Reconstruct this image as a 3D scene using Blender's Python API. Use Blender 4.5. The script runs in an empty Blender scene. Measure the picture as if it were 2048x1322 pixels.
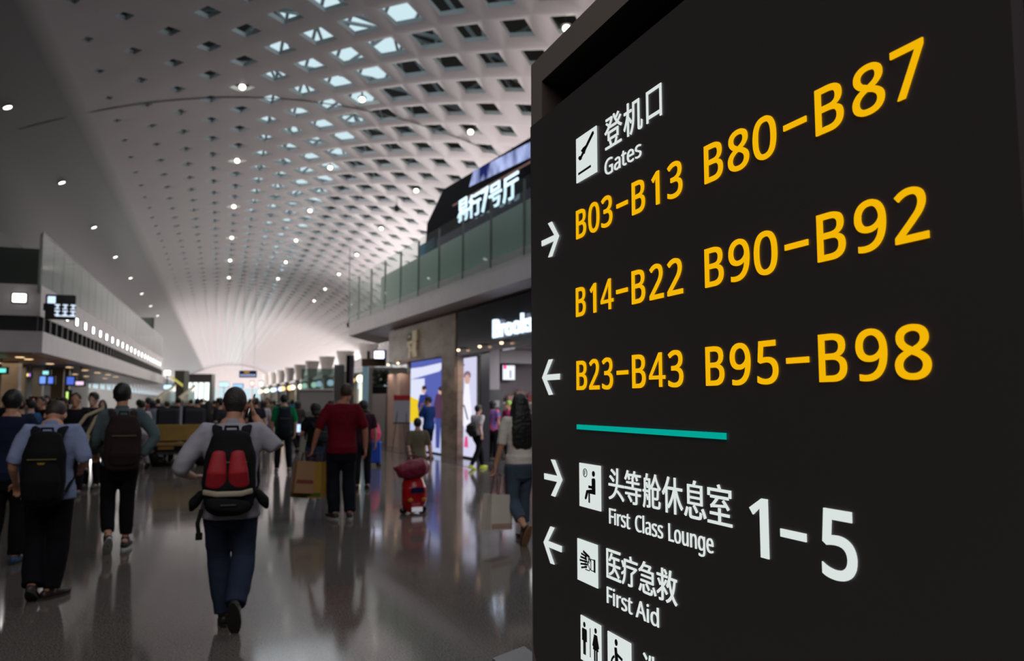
import bpy, bmesh, math, random
from mathutils import Vector, Matrix, noise
random.seed(7)
SC = bpy.context.scene
COL = SC.collection
# ------------------------------------------------------------------ camera
F, CX, CY, HOR, VPX = 1593.0, 1024.0, 661.0, 805.0, 440.0
PITCH = math.atan((HOR - CY) / F); CP, SP = math.cos(PITCH), math.sin(PITCH)
YAW = math.atan((CX - VPX) / (F / CP)); CYW, SYW = math.cos(YAW), math.sin(YAW)
EYE = Vector((0, 0, 1.55))
cam = bpy.data.cameras.new('camera'); camo = bpy.data.objects.new('camera', cam); COL.objects.link(camo)
cam.sensor_width = 36; cam.lens = F / 2048 * 36; cam.clip_start = .05; cam.clip_end = 600
camo.location = EYE
camo.rotation_euler = (math.pi / 2 + PITCH, 0, -YAW)
cam.dof.use_dof = True; cam.dof.focus_distance = 2.1; cam.dof.aperture_fstop = 3.6
SC.camera = camo
SC.view_settings.view_transform = 'Standard'; SC.view_settings.look = 'None'
SC.view_settings.gamma = 1; SC.view_settings.use_curve_mapping = False
SC.view_settings.exposure = 0.0
SC.cycles.max_bounces = 7; SC.cycles.diffuse_bounces = 4; SC.cycles.glossy_bounces = 4
SC.cycles.transparent_max_bounces = 20; SC.cycles.caustics_reflective = False; SC.cycles.caustics_refractive = False
SC.cycles.sample_clamp_indirect = 6; SC.cycles.use_denoising = True
# ------------------------------------------------------------------ world (overcast daylight) and big lights
W = bpy.data.worlds.new('sky'); SC.world = W; W.use_nodes = True
bg = W.node_tree.nodes['Background']; bg.inputs[0].default_value = (.66, .86, .93, 1); bg.inputs[1].default_value = 0.95


def area(name, loc, rot, sx, sy, power, col):
    l = bpy.data.lights.new(name, 'AREA'); l.shape = 'RECTANGLE'; l.size = sx; l.size_y = sy; l.energy = power; l.color = col
    o = bpy.data.objects.new(name, l); COL.objects.link(o); o.location = loc; o.rotation_euler = rot
    return o


PI = math.pi
area('cove_uplight', (9.5, 20, 8.9), (PI, math.radians(-8), 0), 3, 22, 265, (1, .9, .87))          # on the pavilion roof, facing up
area('cove_uplight', (9.5, 48, 6.5), (PI, math.radians(-5), 0), 3, 26, 760, (1, .93, .92))
fl_ = area('fill_light_left', (-7.6, 44, 7.3), (PI, math.radians(86), 0), 1.2, 36, 620, (1, .95, .96))          # added narrow fill, lifts the middle of the ceiling and the right facade
fl_.data.spread = math.radians(75)
area('skylight_daylight', (4, 24, 11.2), (0, 0, 0), 4, 40, 600, (.86, .94, 1))
area('window_daylight', (16.4, 162, 5.2), (0, math.radians(90), 0), 4, 134, 19000, (1, .94, .88))
area('window_daylight', (-11.2, 152, 5.2), (0, math.radians(-90), 0), 4, 148, 27000, (1, .95, .92))
area('under_mezzanine_lamps', (-8.2, 31.5, 2.9), (0, 0, 0), 3.5, 7, 70, (1, .8, .6))
area('fill_light_behind', (-2, -4.5, 9.6), (math.radians(18), 0, 0), 12, 5, 620, (1, .94, .93))    # unseen soft fill added behind the camera for people's backs and the sign


# ------------------------------------------------------------------ helpers
def lin(c):
    return tuple(((v / 255) / 12.92 if v / 255 <= .04045 else ((v / 255 + .055) / 1.055) ** 2.4) for v in c)


MATS = {}
TMP = bpy.data.scenes.new('workshop')              # an empty side scene for evaluating modifiers; removed at the end


def tdg():
    TMP.view_layers[0].update(); return TMP.view_layers[0].depsgraph


def mat(name, rgb, rough=.6, metal=0., spec=.5, emit=None, var=0., scale=20., bump=0., rgb2=None, aniso=None):
    if name in MATS: return MATS[name]
    m = bpy.data.materials.new(name); m.use_nodes = True
    nt = m.node_tree; b = nt.nodes['Principled BSDF']
    c = lin(rgb) + (1,)
    b.inputs['Base Color'].default_value = c
    b.inputs['Roughness'].default_value = rough; b.inputs['Metallic'].default_value = metal
    b.inputs['Specular IOR Level'].default_value = spec
    m.diffuse_color = c
    if emit:
        b.inputs['Emission Color'].default_value = c; b.inputs['Emission Strength'].default_value = emit
    if var or bump:
        tc = nt.nodes.new('ShaderNodeTexCoord'); mp = nt.nodes.new('ShaderNodeMapping')
        nt.links.new(tc.outputs['Object'], mp.inputs[0])
        if aniso: mp.inputs['Scale'].default_value = aniso
        n = nt.nodes.new('ShaderNodeTexNoise'); n.inputs['Scale'].default_value = scale; n.inputs['Detail'].default_value = 5
        nt.links.new(mp.outputs[0], n.inputs[0])
        if var:
            r = nt.nodes.new('ShaderNodeValToRGB')
            c2 = lin(rgb2) if rgb2 else tuple(v * (1 - var) for v in c[:3])
            r.color_ramp.elements[0].color = tuple(c2) + (1,); r.color_ramp.elements[0].position = .35
            r.color_ramp.elements[1].color = tuple(min(1, v * (1 + var * .5)) for v in c[:3]) + (1,); r.color_ramp.elements[1].position = .65
            nt.links.new(n.outputs[0], r.inputs[0]); nt.links.new(r.outputs[0], b.inputs['Base Color'])
        if bump:
            bp = nt.nodes.new('ShaderNodeBump'); bp.inputs['Strength'].default_value = bump; bp.inputs['Distance'].default_value = .02
            nt.links.new(n.outputs[0], bp.inputs['Height']); nt.links.new(bp.outputs[0], b.inputs['Normal'])
    MATS[name] = m
    return m


def emat(name, rgb, s=1.):
    if name in MATS: return MATS[name]
    m = bpy.data.materials.new(name); m.use_nodes = True; nt = m.node_tree; nt.nodes.clear()
    e = nt.nodes.new('ShaderNodeEmission'); e.inputs[0].default_value = lin(rgb) + (1,); e.inputs[1].default_value = s
    o = nt.nodes.new('ShaderNodeOutputMaterial'); nt.links.new(e.outputs[0], o.inputs[0]); MATS[name] = m
    m.diffuse_color = lin(rgb) + (1,)
    return m


def glassmat(name, tint, rough=.03, ior=1.5, haze=0., hazecol=(120, 140, 135)):
    if name in MATS: return MATS[name]
    m = bpy.data.materials.new(name); m.use_nodes = True; nt = m.node_tree; nt.nodes.clear()
    t = nt.nodes.new('ShaderNodeBsdfTransparent'); t.inputs[0].default_value = lin(tint) + (1,)
    g = nt.nodes.new('ShaderNodeBsdfGlossy'); g.inputs['Roughness'].default_value = rough
    f = nt.nodes.new('ShaderNodeFresnel'); f.inputs[0].default_value = ior
    mx = nt.nodes.new('ShaderNodeMixShader'); o = nt.nodes.new('ShaderNodeOutputMaterial')
    src = t
    if haze:
        d = nt.nodes.new('ShaderNodeBsdfDiffuse'); d.inputs[0].default_value = lin(hazecol) + (1,)
        mh = nt.nodes.new('ShaderNodeMixShader'); mh.inputs[0].default_value = haze
        nt.links.new(t.outputs[0], mh.inputs[1]); nt.links.new(d.outputs[0], mh.inputs[2]); src = mh
    ge = nt.nodes.new('ShaderNodeNewGeometry'); mt = nt.nodes.new('ShaderNodeMath'); mt.operation = 'MULTIPLY'; sb = nt.nodes.new('ShaderNodeMath'); sb.operation = 'SUBTRACT'; sb.inputs[0].default_value = 1
    nt.links.new(ge.outputs['Backfacing'], sb.inputs[1]); nt.links.new(f.outputs[0], mt.inputs[0]); nt.links.new(sb.outputs[0], mt.inputs[1])
    nt.links.new(mt.outputs[0], mx.inputs[0]); nt.links.new(src.outputs[0], mx.inputs[1]); nt.links.new(g.outputs[0], mx.inputs[2])
    nt.links.new(mx.outputs[0], o.inputs[0]); MATS[name] = m
    return m


def ob(name, data, m=None, parent=None):
    if isinstance(data, bmesh.types.BMesh):
        me = bpy.data.meshes.new(name); data.normal_update(); data.to_mesh(me); data.free()
    else: me = data
    o = bpy.data.objects.new(name, me); COL.objects.link(o)
    if m is not None:
        if len(me.materials) == 0: me.materials.append(m)
    if parent is not None: o.parent = parent
    return o


def smooth(o, ang=None):
    for p in o.data.polygons: p.use_smooth = True
    return o


def tag(o, label, cat, group=None):
    o['label'] = label; o['category'] = cat
    if group: o['group'] = group
    return o


def thing(name, label, cat, loc=(0, 0, 0), rz=0., group=None, s=1.):
    o = bpy.data.objects.new(name, None); COL.objects.link(o); o.empty_display_size = .2
    o.location = loc; o.rotation_euler = (0, 0, rz); o.scale = (s, s, s)
    return tag(o, label, cat, group)


def struct(name, bm, m, parent=None):
    o = ob(name, bm, m, parent)
    if parent is None: o['kind'] = 'structure'
    return o


def B(): return bmesh.new()


def hexa(bm, p):                                   # eight corners: bottom four then top four
    v = [bm.verts.new(q) for q in p]
    for f in ((3, 2, 1, 0), (4, 5, 6, 7), (0, 1, 5, 4), (1, 2, 6, 5), (2, 3, 7, 6), (3, 0, 4, 7)): bm.faces.new([v[i] for i in f])
    return bm


def box(bm, x0, x1, y0, y1, z0, z1):
    return hexa(bm, [(x0, y0, z0), (x1, y0, z0), (x1, y1, z0), (x0, y1, z0), (x0, y0, z1), (x1, y0, z1), (x1, y1, z1), (x0, y1, z1)])


def rbox(bm, x0, x1, y0, y1, z0, z1, r=.02, seg=3):
    b2 = bmesh.new(); box(b2, x0, x1, y0, y1, z0, z1)
    bmesh.ops.bevel(b2, geom=b2.edges[:], offset=r, segments=seg, affect='EDGES', profile=.5)
    me = bpy.data.meshes.new('t'); b2.to_mesh(me); b2.free(); bm.from_mesh(me); bpy.data.meshes.remove(me)
    return bm


def prism(bm, poly, y0, y1, f=lambda a, b, c: (a, c, b)):   # polygon (a,b) pulled from y0 to y1
    n = len(poly)
    a = [bm.verts.new(f(p[0], p[1], y0)) for p in poly]; b = [bm.verts.new(f(p[0], p[1], y1)) for p in poly]
    bm.faces.new(a); bm.faces.new(b[::-1])
    for i in range(n): bm.faces.new((a[i], b[i], b[(i + 1) % n], a[(i + 1) % n]))
    return bm


def bar(bm, a, b, w, h=None):
    a = Vector(a); b = Vector(b); d = (b - a).normalized(); h = h or w
    u = d.cross(Vector((0, 0, 1)))
    if u.length < .01: u = Vector((1, 0, 0))
    u.normalize(); v = d.cross(u)
    return hexa(bm, [a - u * w / 2 - v * h / 2, a + u * w / 2 - v * h / 2, a + u * w / 2 + v * h / 2, a - u * w / 2 + v * h / 2,
                     b - u * w / 2 - v * h / 2, b + u * w / 2 - v * h / 2, b + u * w / 2 + v * h / 2, b - u * w / 2 + v * h / 2])


def tube(bm, P, R, n=12, ref=(0, 1, 0), caps=True):
    P = [Vector(p) for p in P]; R = [(r, r) if not isinstance(r, tuple) else r for r in R]
    if caps:
        d0 = (P[0] - P[1]).normalized(); d1 = (P[-1] - P[-2]).normalized()
        a, b = min(R[0]), min(R[-1]); r0, r1 = R[0], R[-1]
        P = [P[0] + d0 * a * .85, P[0] + d0 * a * .5] + P + [P[-1] + d1 * b * .5, P[-1] + d1 * b * .85]
        R = [(r0[0] * .5, r0[1] * .5), (r0[0] * .87, r0[1] * .87)] + R + [(r1[0] * .87, r1[1] * .87), (r1[0] * .5, r1[1] * .5)]
    rings = []; ref = Vector(ref)
    for i, p in enumerate(P):
        t = (P[min(i + 1, len(P) - 1)] - P[max(i - 1, 0)]).normalized()
        u = ref.cross(t)
        if u.length < .05: u = Vector((1, 0, 0)).cross(t)
        u.normalize(); v = t.cross(u)
        rings.append([bm.verts.new(p + u * R[i][0] * math.cos(2 * PI * k / n) + v * R[i][1] * math.sin(2 * PI * k / n)) for k in range(n)])
    for a, b in zip(rings, rings[1:]):
        for k in range(n): bm.faces.new((a[k], a[(k + 1) % n], b[(k + 1) % n], b[k]))
    bm.faces.new(rings[0][::-1]); bm.faces.new(rings[-1])
    return bm


def ell(bm, c, r, rot=None, seg=16):
    M = Matrix.Translation(c) @ (rot.to_4x4() if rot else Matrix()) @ Matrix.Diagonal((r[0], r[1], r[2], 1))
    bmesh.ops.create_uvsphere(bm, u_segments=seg, v_segments=seg // 2 + 2, radius=1, matrix=M)
    return bm


def remesh(bm, vox=.012, sm=3, fold=0., fs=6., bot=None):
    me = bpy.data.meshes.new('t'); bmesh.ops.recalc_face_normals(bm, faces=bm.faces[:]); bm.to_mesh(me); bm.free()
    o = bpy.data.objects.new('t', me); TMP.collection.objects.link(o)
    r = o.modifiers.new('r', 'REMESH'); r.mode = 'VOXEL'; r.voxel_size = vox; r.use_smooth_shade = True
    if sm:
        s = o.modifiers.new('s', 'SMOOTH'); s.factor = .6; s.iterations = sm
    me2 = bpy.data.meshes.new_from_object(o.evaluated_get(tdg()))
    bpy.data.objects.remove(o); bpy.data.meshes.remove(me)
    if fold:
        for v in me2.vertices:
            c = v.co
            a = noise.noise(Vector((c.x * fs, c.y * fs, c.z * fs * 1.6))) + .5 * noise.noise(Vector((c.x * fs * 2.2 + 5, c.y * fs * 2.2, c.z * fs * 4)))
            v.co = c + v.normal * a * fold
    for p in me2.polygons: p.use_smooth = True
    return me2


def ray(px, py):
    u = (px - CX) / F; v = (CY - py) / F; fw = CP - v * SP; up = SP + v * CP
    return Vector((fw * SYW + u * CYW, fw * CYW - u * SYW, up))


def onz(px, py, z=0.): r = ray(px, py); return EYE + r * ((z - EYE.z) / r.z)


def fwd(px, d):                                     # floor point at distance d ahead, in the direction of column px
    r = ray(px, HOR); k = d / (r.x * SYW + r.y * CYW); return Vector((r.x * k, r.y * k, 0))


def atd(px, py, d): r = ray(px, py); return EYE + r * (d / (r.x * SYW + r.y * CYW))


FD = Vector((-.0803, .9968, 0)).normalized(); FN = Vector((-FD.y, FD.x, 0)); FQ = Vector((6.02, 20.99, 0))


def fac(px, py, off=0.):                           # a point on the shopfront plane (off metres behind it)
    r = ray(px, py); n = FN; q = FQ - n * off; return EYE + r * ((q - EYE).dot(n) / r.dot(n))


def fl(t, off=0., z=0.):                            # along the shopfront: t metres beyond the pillar, off metres behind
    p = FQ + FD * t - FN * off; return Vector((p.x, p.y, z))


def fbox(bm, t0, t1, o0, o1, z0, z1):
    return hexa(bm, [fl(t0, o0, z0), fl(t0, o1, z0), fl(t1, o1, z0), fl(t1, o0, z0), fl(t0, o0, z1), fl(t0, o1, z1), fl(t1, o1, z1), fl(t1, o0, z1)])


def ft(px, py, off=0.): return (fac(px, py, off) - FQ).dot(FD)


def textmesh(body, size, ext=.002, off=0.):
    c = bpy.data.curves.new('t', 'FONT'); c.body = body; c.size = size; c.extrude = ext; c.offset = off; c.resolution_u = 6
    return c2m(c)


def c2m(c):
    o = bpy.data.objects.new('t', c); TMP.collection.objects.link(o)
    me = bpy.data.meshes.new_from_object(o.evaluated_get(tdg()))
    bpy.data.objects.remove(o); bpy.data.curves.remove(c)
    return me


def fit(me, x0, x1, y0, y1, f):                     # stretch a flat text mesh to a box, then map (x,y,depth) by f
    xs = [v.co.x for v in me.vertices]; ys = [v.co.y for v in me.vertices]
    a, b, c, d = min(xs), max(xs), min(ys), max(ys)
    for v in me.vertices:
        v.co = f(x0 + (v.co.x - a) / (b - a) * (x1 - x0), y0 + (v.co.y - c) / (d - c) * (y1 - y0), v.co.z)
    return me


def join(meshes, name):
    bm = B()
    for m in meshes:
        bm.from_mesh(m); bpy.data.meshes.remove(m)
    return bm
# glyph outlines of the lettering on the sign (thousandths of the letter size)
GL={
 'B':['241 573 292 571 336 565 373 555 404 541 428 522 445 497 455 467 459 431 457 409 453 389 446 371 431 347 409 328 392 317 372 309 350 304 350 300 373 295 395 288 415 279 433 267 448 253 461 236 470 215 476 191 478 163 475 130 467 100 454 74 436 52 413 33 385 19 354 8 318 2 279 0 78 0 78 573','256 329 300 331 334 339 357 352 372 371 381 394 384 423 380 451 369 474 351 490 324 502 289 509 245 511 150 511 150 329','150 269 150 61 265 61 311 64 346 74 371 91 388 112 398 138 401 168 398 197 388 221 370 241 344 256 321 263 293 267 260 269'],
 '0':['419 287 419 253 417 221 414 191 409 163 401 128 390 97 376 70 359 47 339 27 316 12 290 1 261 -6 229 -8 188 -4 153 8 122 27 97 54 76 88 60 129 51 163 44 201 41 243 39 287 40 332 44 373 50 411 58 446 73 486 93 520 119 547 149 566 186 578 229 581 269 578 304 566 335 547 361 520 382 486 399 446 408 411 414 373 418 332','110 287 111 249 113 215 116 184 121 156 131 125 143 98 159 78 178 64 202 55 229 52 256 55 279 64 298 78 314 98 326 124 336 156 341 184 345 215 347 249 348 287 347 325 345 359 341 390 336 417 326 449 314 475 298 495 279 510 256 518 229 521 202 518 178 510 159 495 143 475 131 449 121 417 116 390 113 359 111 325'],
 '1':['285 0 216 0 216 400 216 439 217 470 219 499 196 477 169 455 108 405 71 452 226 573 285 573'],
 '2':['417 0 38 0 38 59 188 210 261 287 280 309 295 331 306 353 315 376 320 399 322 424 318 453 309 477 294 496 273 510 249 518 221 520 194 519 169 514 147 506 126 495 104 482 83 466 45 513 94 548 113 557 132 565 153 572 174 577 197 580 221 581 255 579 285 572 313 562 336 548 356 531 372 510 384 485 391 458 394 428 392 399 386 371 375 344 361 318 344 292 324 267 247 185 128 67 128 64 417 64'],
 '3':['395 439 394 414 389 392 381 372 370 355 356 339 340 326 321 316 300 307 277 302 277 298 319 290 353 276 379 255 398 229 409 198 413 163 410 131 403 101 390 74 371 50 348 30 318 14 292 4 263 -3 230 -7 193 -8 164 -7 136 -5 110 -1 85 5 60 13 36 23 36 89 61 78 87 69 114 61 141 56 168 52 194 51 241 55 278 65 305 81 324 104 335 132 339 164 337 187 331 206 320 223 306 236 288 247 265 255 240 261 211 264 179 265 123 265 123 326 180 326 209 327 236 332 259 339 278 350 294 362 307 377 319 404 323 434 320 460 311 481 295 498 274 511 249 519 219 521 190 520 164 515 117 498 75 473 39 521 61 537 87 550 115 563 147 573 181 579 218 581 260 578 296 571 327 558 352 540 376 511 390 477'],
 '4':['443 130 359 130 359 0 291 0 291 130 17 130 17 190 286 576 359 576 359 193 443 193','291 374 291 412 293 444 294 474 295 500 292 500 276 468 257 438 86 193 291 193'],
 '5':['221 351 258 349 292 342 322 331 349 316 371 297 389 274 402 247 410 217 413 183 410 145 402 111 387 81 368 54 343 32 314 15 280 2 242 -5 199 -8 170 -7 142 -4 116 0 91 6 70 14 51 23 51 90 71 79 95 70 121 62 148 57 174 53 200 52 227 54 252 58 274 65 293 76 310 89 323 106 333 126 339 149 341 176 337 210 325 239 306 262 279 279 243 289 197 292 146 288 99 280 64 302 86 573 373 573 373 508 146 508 132 342 169 348'],
 '6':['44 245 45 278 47 310 51 342 57 374 64 404 75 433 87 461 103 486 121 510 143 530 168 548 196 562 228 572 265 578 306 581 344 579 377 573 377 513 344 520 308 523 273 521 242 515 216 504 193 491 173 474 158 454 145 431 134 407 127 380 121 352 117 322 115 291 119 291 133 309 150 326 170 339 194 350 213 355 233 357 255 358 287 356 316 349 342 338 365 322 384 303 400 279 412 251 419 220 421 184 419 147 411 112 399 82 382 55 361 33 336 15 307 2 275 -5 239 -8 212 -6 187 -1 163 7 140 19 119 35 101 54 84 76 70 103 59 133 51 166 46 204','238 51 270 55 297 66 320 84 337 109 348 143 351 184 348 218 339 247 324 271 302 289 274 300 241 303 217 301 195 296 175 287 150 270 131 248 119 223 115 198 117 172 123 146 133 121 146 99 164 79 185 64 210 55'],
 '7':['109 0 344 508 35 508 35 573 419 573 419 518 187 0'],
 '8':['229 581 261 579 291 574 318 565 341 553 362 538 378 519 390 497 398 472 400 443 399 421 394 401 385 383 374 367 361 352 346 338 329 325 310 314 291 303 314 291 335 279 355 265 373 250 389 234 401 216 411 196 417 173 419 148 416 118 408 90 395 65 378 44 356 26 330 11 300 1 267 -6 231 -8 192 -6 157 0 126 10 100 24 78 42 61 63 49 87 42 115 39 146 41 171 47 194 56 214 68 232 82 249 99 264 118 277 138 289 158 299 140 310 123 322 107 336 87 358 71 383 64 401 59 422 58 444 60 472 68 497 80 518 97 537 117 552 141 565 168 573 197 579','108 145 112 119 121 96 138 76 161 60 192 51 229 48 265 51 295 60 319 76 336 96 346 120 350 148 346 174 335 197 317 217 293 235 274 246 253 256 229 265 217 270 194 260 174 249 157 237 136 219 121 197 111 173','228 524 200 521 176 514 155 502 139 486 130 466 127 441 130 414 141 391 157 373 179 357 232 330 282 357 302 373 317 392 327 414 330 441 327 466 318 486 302 502 282 514 257 521'],
 '9':['417 328 416 295 414 263 410 231 405 199 397 168 387 139 374 112 358 86 340 63 318 42 293 25 265 11 232 0 195 -6 154 -8 117 -6 82 0 82 60 115 53 152 50 188 52 218 58 245 68 268 82 287 99 303 118 316 141 327 165 334 192 340 221 344 250 346 281 341 281 327 263 310 247 290 233 266 223 247 218 227 215 204 214 173 216 144 223 118 235 95 250 76 270 61 294 49 321 42 352 40 387 43 426 50 460 63 491 80 517 101 540 127 557 156 570 188 578 223 581 250 579 275 574 299 565 322 553 342 537 361 518 377 495 391 469 402 439 410 406 415 369','223 521 192 518 165 507 142 488 124 463 113 429 110 388 113 354 122 325 137 301 158 284 186 273 220 269 244 271 266 276 286 285 311 303 330 325 342 349 346 374 344 400 338 426 328 451 315 474 298 493 277 508 252 518'],
 'F':['150 0 78 0 78 573 398 573 398 509 150 509 150 306 383 306 383 243 150 243'],
 'Gates':['326 302 524 302 524 22 493 12 462 5 431 -1 398 -5 362 -7 323 -8 280 -6 241 1 205 12 173 28 145 47 120 71 98 98 81 130 67 164 57 202 51 243 49 286 51 330 58 370 69 407 84 442 104 473 127 500 154 524 186 544 220 560 259 571 300 578 346 581 377 580 407 577 437 572 465 565 491 557 516 547 489 484 468 493 445 501 421 508 395 513 369 516 342 517 309 515 278 510 250 501 225 489 195 468 170 441 150 409 139 382 131 353 126 321 124 286 126 253 130 222 137 193 146 166 164 133 187 106 216 84 241 71 270 62 303 56 340 55 404 59 452 68 452 238 326 238','815 437 851 435 883 428 910 418 931 403 952 375 965 338 969 293 969 0 917 0 904 61 901 61 882 40 862 22 841 9 818 -1 800 -5 779 -7 756 -8 731 -7 708 -2 687 6 668 16 652 30 638 48 629 68 623 92 621 119 626 159 643 192 671 219 700 234 735 245 778 253 827 257 900 259 900 285 897 317 889 342 877 359 859 371 837 378 811 380 789 379 767 376 747 370 690 347 668 400 688 410 710 419 735 426 761 432 787 436','836 208 788 203 751 195 725 182 707 165 697 144 694 119 699 87 716 66 741 53 772 49 807 52 837 62 863 79 883 103 895 134 899 172 899 210','1245 50 1278 53 1306 59 1306 5 1273 -4 1233 -8 1211 -7 1191 -3 1171 4 1153 13 1138 27 1125 44 1115 66 1109 93 1107 125 1107 375 1047 375 1047 409 1108 437 1136 528 1178 528 1178 430 1302 430 1302 375 1178 375 1178 127 1180 103 1186 83 1197 69 1218 54','1557 438 1592 435 1624 427 1652 414 1677 396 1697 373 1713 346 1725 315 1732 281 1735 244 1735 201 1440 201 1445 157 1458 119 1478 90 1504 69 1538 56 1577 52 1604 53 1628 56 1650 60 1715 82 1715 20 1693 11 1672 4 1650 -1 1628 -5 1602 -7 1574 -8 1535 -5 1499 3 1466 17 1437 36 1413 61 1393 91 1382 117 1374 146 1369 177 1367 212 1369 246 1373 277 1381 306 1391 333 1409 364 1431 390 1457 411 1488 426 1521 435','1557 380 1525 377 1499 366 1477 348 1460 323 1448 293 1442 257 1661 257 1660 281 1656 302 1650 322 1635 346 1615 364 1599 373 1579 378','2123 119 2121 92 2114 69 2103 49 2087 32 2067 18 2043 6 2016 -2 1986 -6 1952 -8 1923 -7 1898 -5 1874 -1 1854 5 1835 11 1817 19 1817 83 1879 60 1904 54 1928 50 1953 49 1986 51 2012 57 2031 66 2049 86 2055 112 2053 128 2047 141 2034 154 2015 167 1949 196 1878 228 1852 245 1832 266 1820 292 1816 324 1821 358 1836 386 1861 408 1885 421 1912 430 1943 436 1978 438 2003 437 2028 434 2051 430 2073 424 2094 417 2115 409 2091 353 2034 372 2014 377 1993 379 1973 380 1946 379 1924 374 1907 366 1889 350 1884 328 1886 312 1894 298 1908 286 1929 274 1994 246 2064 215 2090 197 2108 176 2120 150'],
 'First':['150 0 78 0 78 573 398 573 398 509 150 509 150 306 383 306 383 243 150 243','555 430 555 0 484 0 484 430','520 591 536 588 549 580 558 566 561 546 558 526 549 512 536 504 520 501 504 504 491 512 482 526 479 546 482 566 491 580 504 588','892 438 918 437 942 433 933 368 911 372 887 374 863 371 840 363 818 351 800 334 784 313 772 289 766 270 763 251 762 229 762 0 691 0 691 430 749 430 757 351 760 351 775 374 793 395 814 413 837 426 863 435','1302 119 1300 92 1293 69 1281 49 1266 32 1246 18 1222 6 1195 -2 1164 -6 1131 -8 1102 -7 1076 -5 1053 -1 1033 5 1013 11 996 19 996 83 1058 60 1083 54 1107 50 1132 49 1165 51 1191 57 1210 66 1228 86 1234 112 1232 128 1225 141 1213 154 1194 167 1128 196 1057 228 1031 245 1011 266 999 292 995 324 1000 358 1015 386 1040 408 1064 421 1091 430 1122 436 1156 438 1182 437 1206 434 1230 430 1252 424 1273 417 1294 409 1269 353 1213 372 1193 377 1172 379 1152 380 1125 379 1103 374 1085 366 1068 350 1063 328 1065 312 1073 298 1087 286 1108 274 1173 246 1243 215 1268 197 1287 176 1299 150','1550 50 1583 53 1610 59 1610 5 1578 -4 1538 -8 1516 -7 1496 -3 1476 4 1458 13 1443 27 1430 44 1420 66 1414 93 1412 125 1412 375 1351 375 1351 409 1413 437 1441 528 1483 528 1483 430 1607 430 1607 375 1483 375 1483 127 1485 103 1491 83 1502 69 1523 54'],
 'Class':['323 517 294 516 266 510 241 502 217 490 196 474 178 456 162 434 149 410 139 383 131 353 127 321 125 286 126 252 131 220 138 191 147 164 164 132 186 105 213 83 244 68 281 58 322 55 347 56 371 58 394 62 460 78 460 15 438 8 416 2 393 -2 369 -6 342 -7 312 -8 270 -6 232 1 197 12 166 28 139 48 115 72 95 99 78 131 65 165 56 203 51 244 49 287 50 319 53 349 59 378 67 406 81 440 99 471 120 499 145 523 174 543 206 559 242 571 281 578 324 581 353 580 381 577 409 572 435 565 460 557 482 547 453 486 394 508 372 513 348 516','646 0 575 0 575 609 646 609','945 437 981 435 1013 428 1040 418 1061 403 1082 375 1094 338 1099 293 1099 0 1047 0 1034 61 1030 61 1012 40 992 22 971 9 947 -1 929 -5 909 -7 886 -8 861 -7 838 -2 817 6 798 16 781 30 768 48 758 68 753 92 751 119 756 159 773 192 801 219 830 234 865 245 908 253 957 257 1030 259 1030 285 1027 317 1019 342 1006 359 989 371 967 378 941 380 919 379 897 376 877 370 820 347 798 400 818 410 840 419 864 426 890 432 917 436','966 208 918 203 881 195 854 182 837 165 827 144 824 119 829 87 846 66 871 53 902 49 936 52 967 62 993 79 1013 103 1025 134 1029 172 1029 210','1512 119 1509 92 1502 69 1491 49 1475 32 1455 18 1431 6 1404 -2 1374 -6 1340 -8 1311 -7 1286 -5 1263 -1 1242 5 1223 11 1205 19 1205 83 1267 60 1292 54 1317 50 1342 49 1374 51 1400 57 1419 66 1437 86 1443 112 1441 128 1435 141 1422 154 1403 167 1338 196 1266 228 1240 245 1221 266 1209 292 1204 324 1209 358 1224 386 1249 408 1273 421 1300 430 1331 436 1366 438 1391 437 1416 434 1439 430 1461 424 1483 417 1503 409 1479 353 1422 372 1402 377 1382 379 1361 380 1334 379 1312 374 1295 366 1278 350 1272 328 1274 312 1282 298 1296 286 1317 274 1383 246 1452 215 1478 197 1496 176 1508 150','1896 119 1893 92 1886 69 1875 49 1859 32 1839 18 1816 6 1788 -2 1758 -6 1724 -8 1696 -7 1670 -5 1647 -1 1626 5 1607 11 1589 19 1589 83 1652 60 1676 54 1701 50 1726 49 1758 51 1784 57 1804 66 1822 86 1828 112 1825 128 1819 141 1806 154 1787 167 1722 196 1650 228 1624 245 1605 266 1593 292 1589 324 1594 358 1608 386 1633 408 1657 421 1685 430 1715 436 1750 438 1775 437 1800 434 1823 430 1845 424 1867 417 1887 409 1863 353 1806 372 1786 377 1766 379 1745 380 1718 379 1696 374 1679 366 1662 350 1656 328 1659 312 1666 298 1680 286 1701 274 1767 246 1836 215 1862 197 1881 176 1892 150'],
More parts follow.
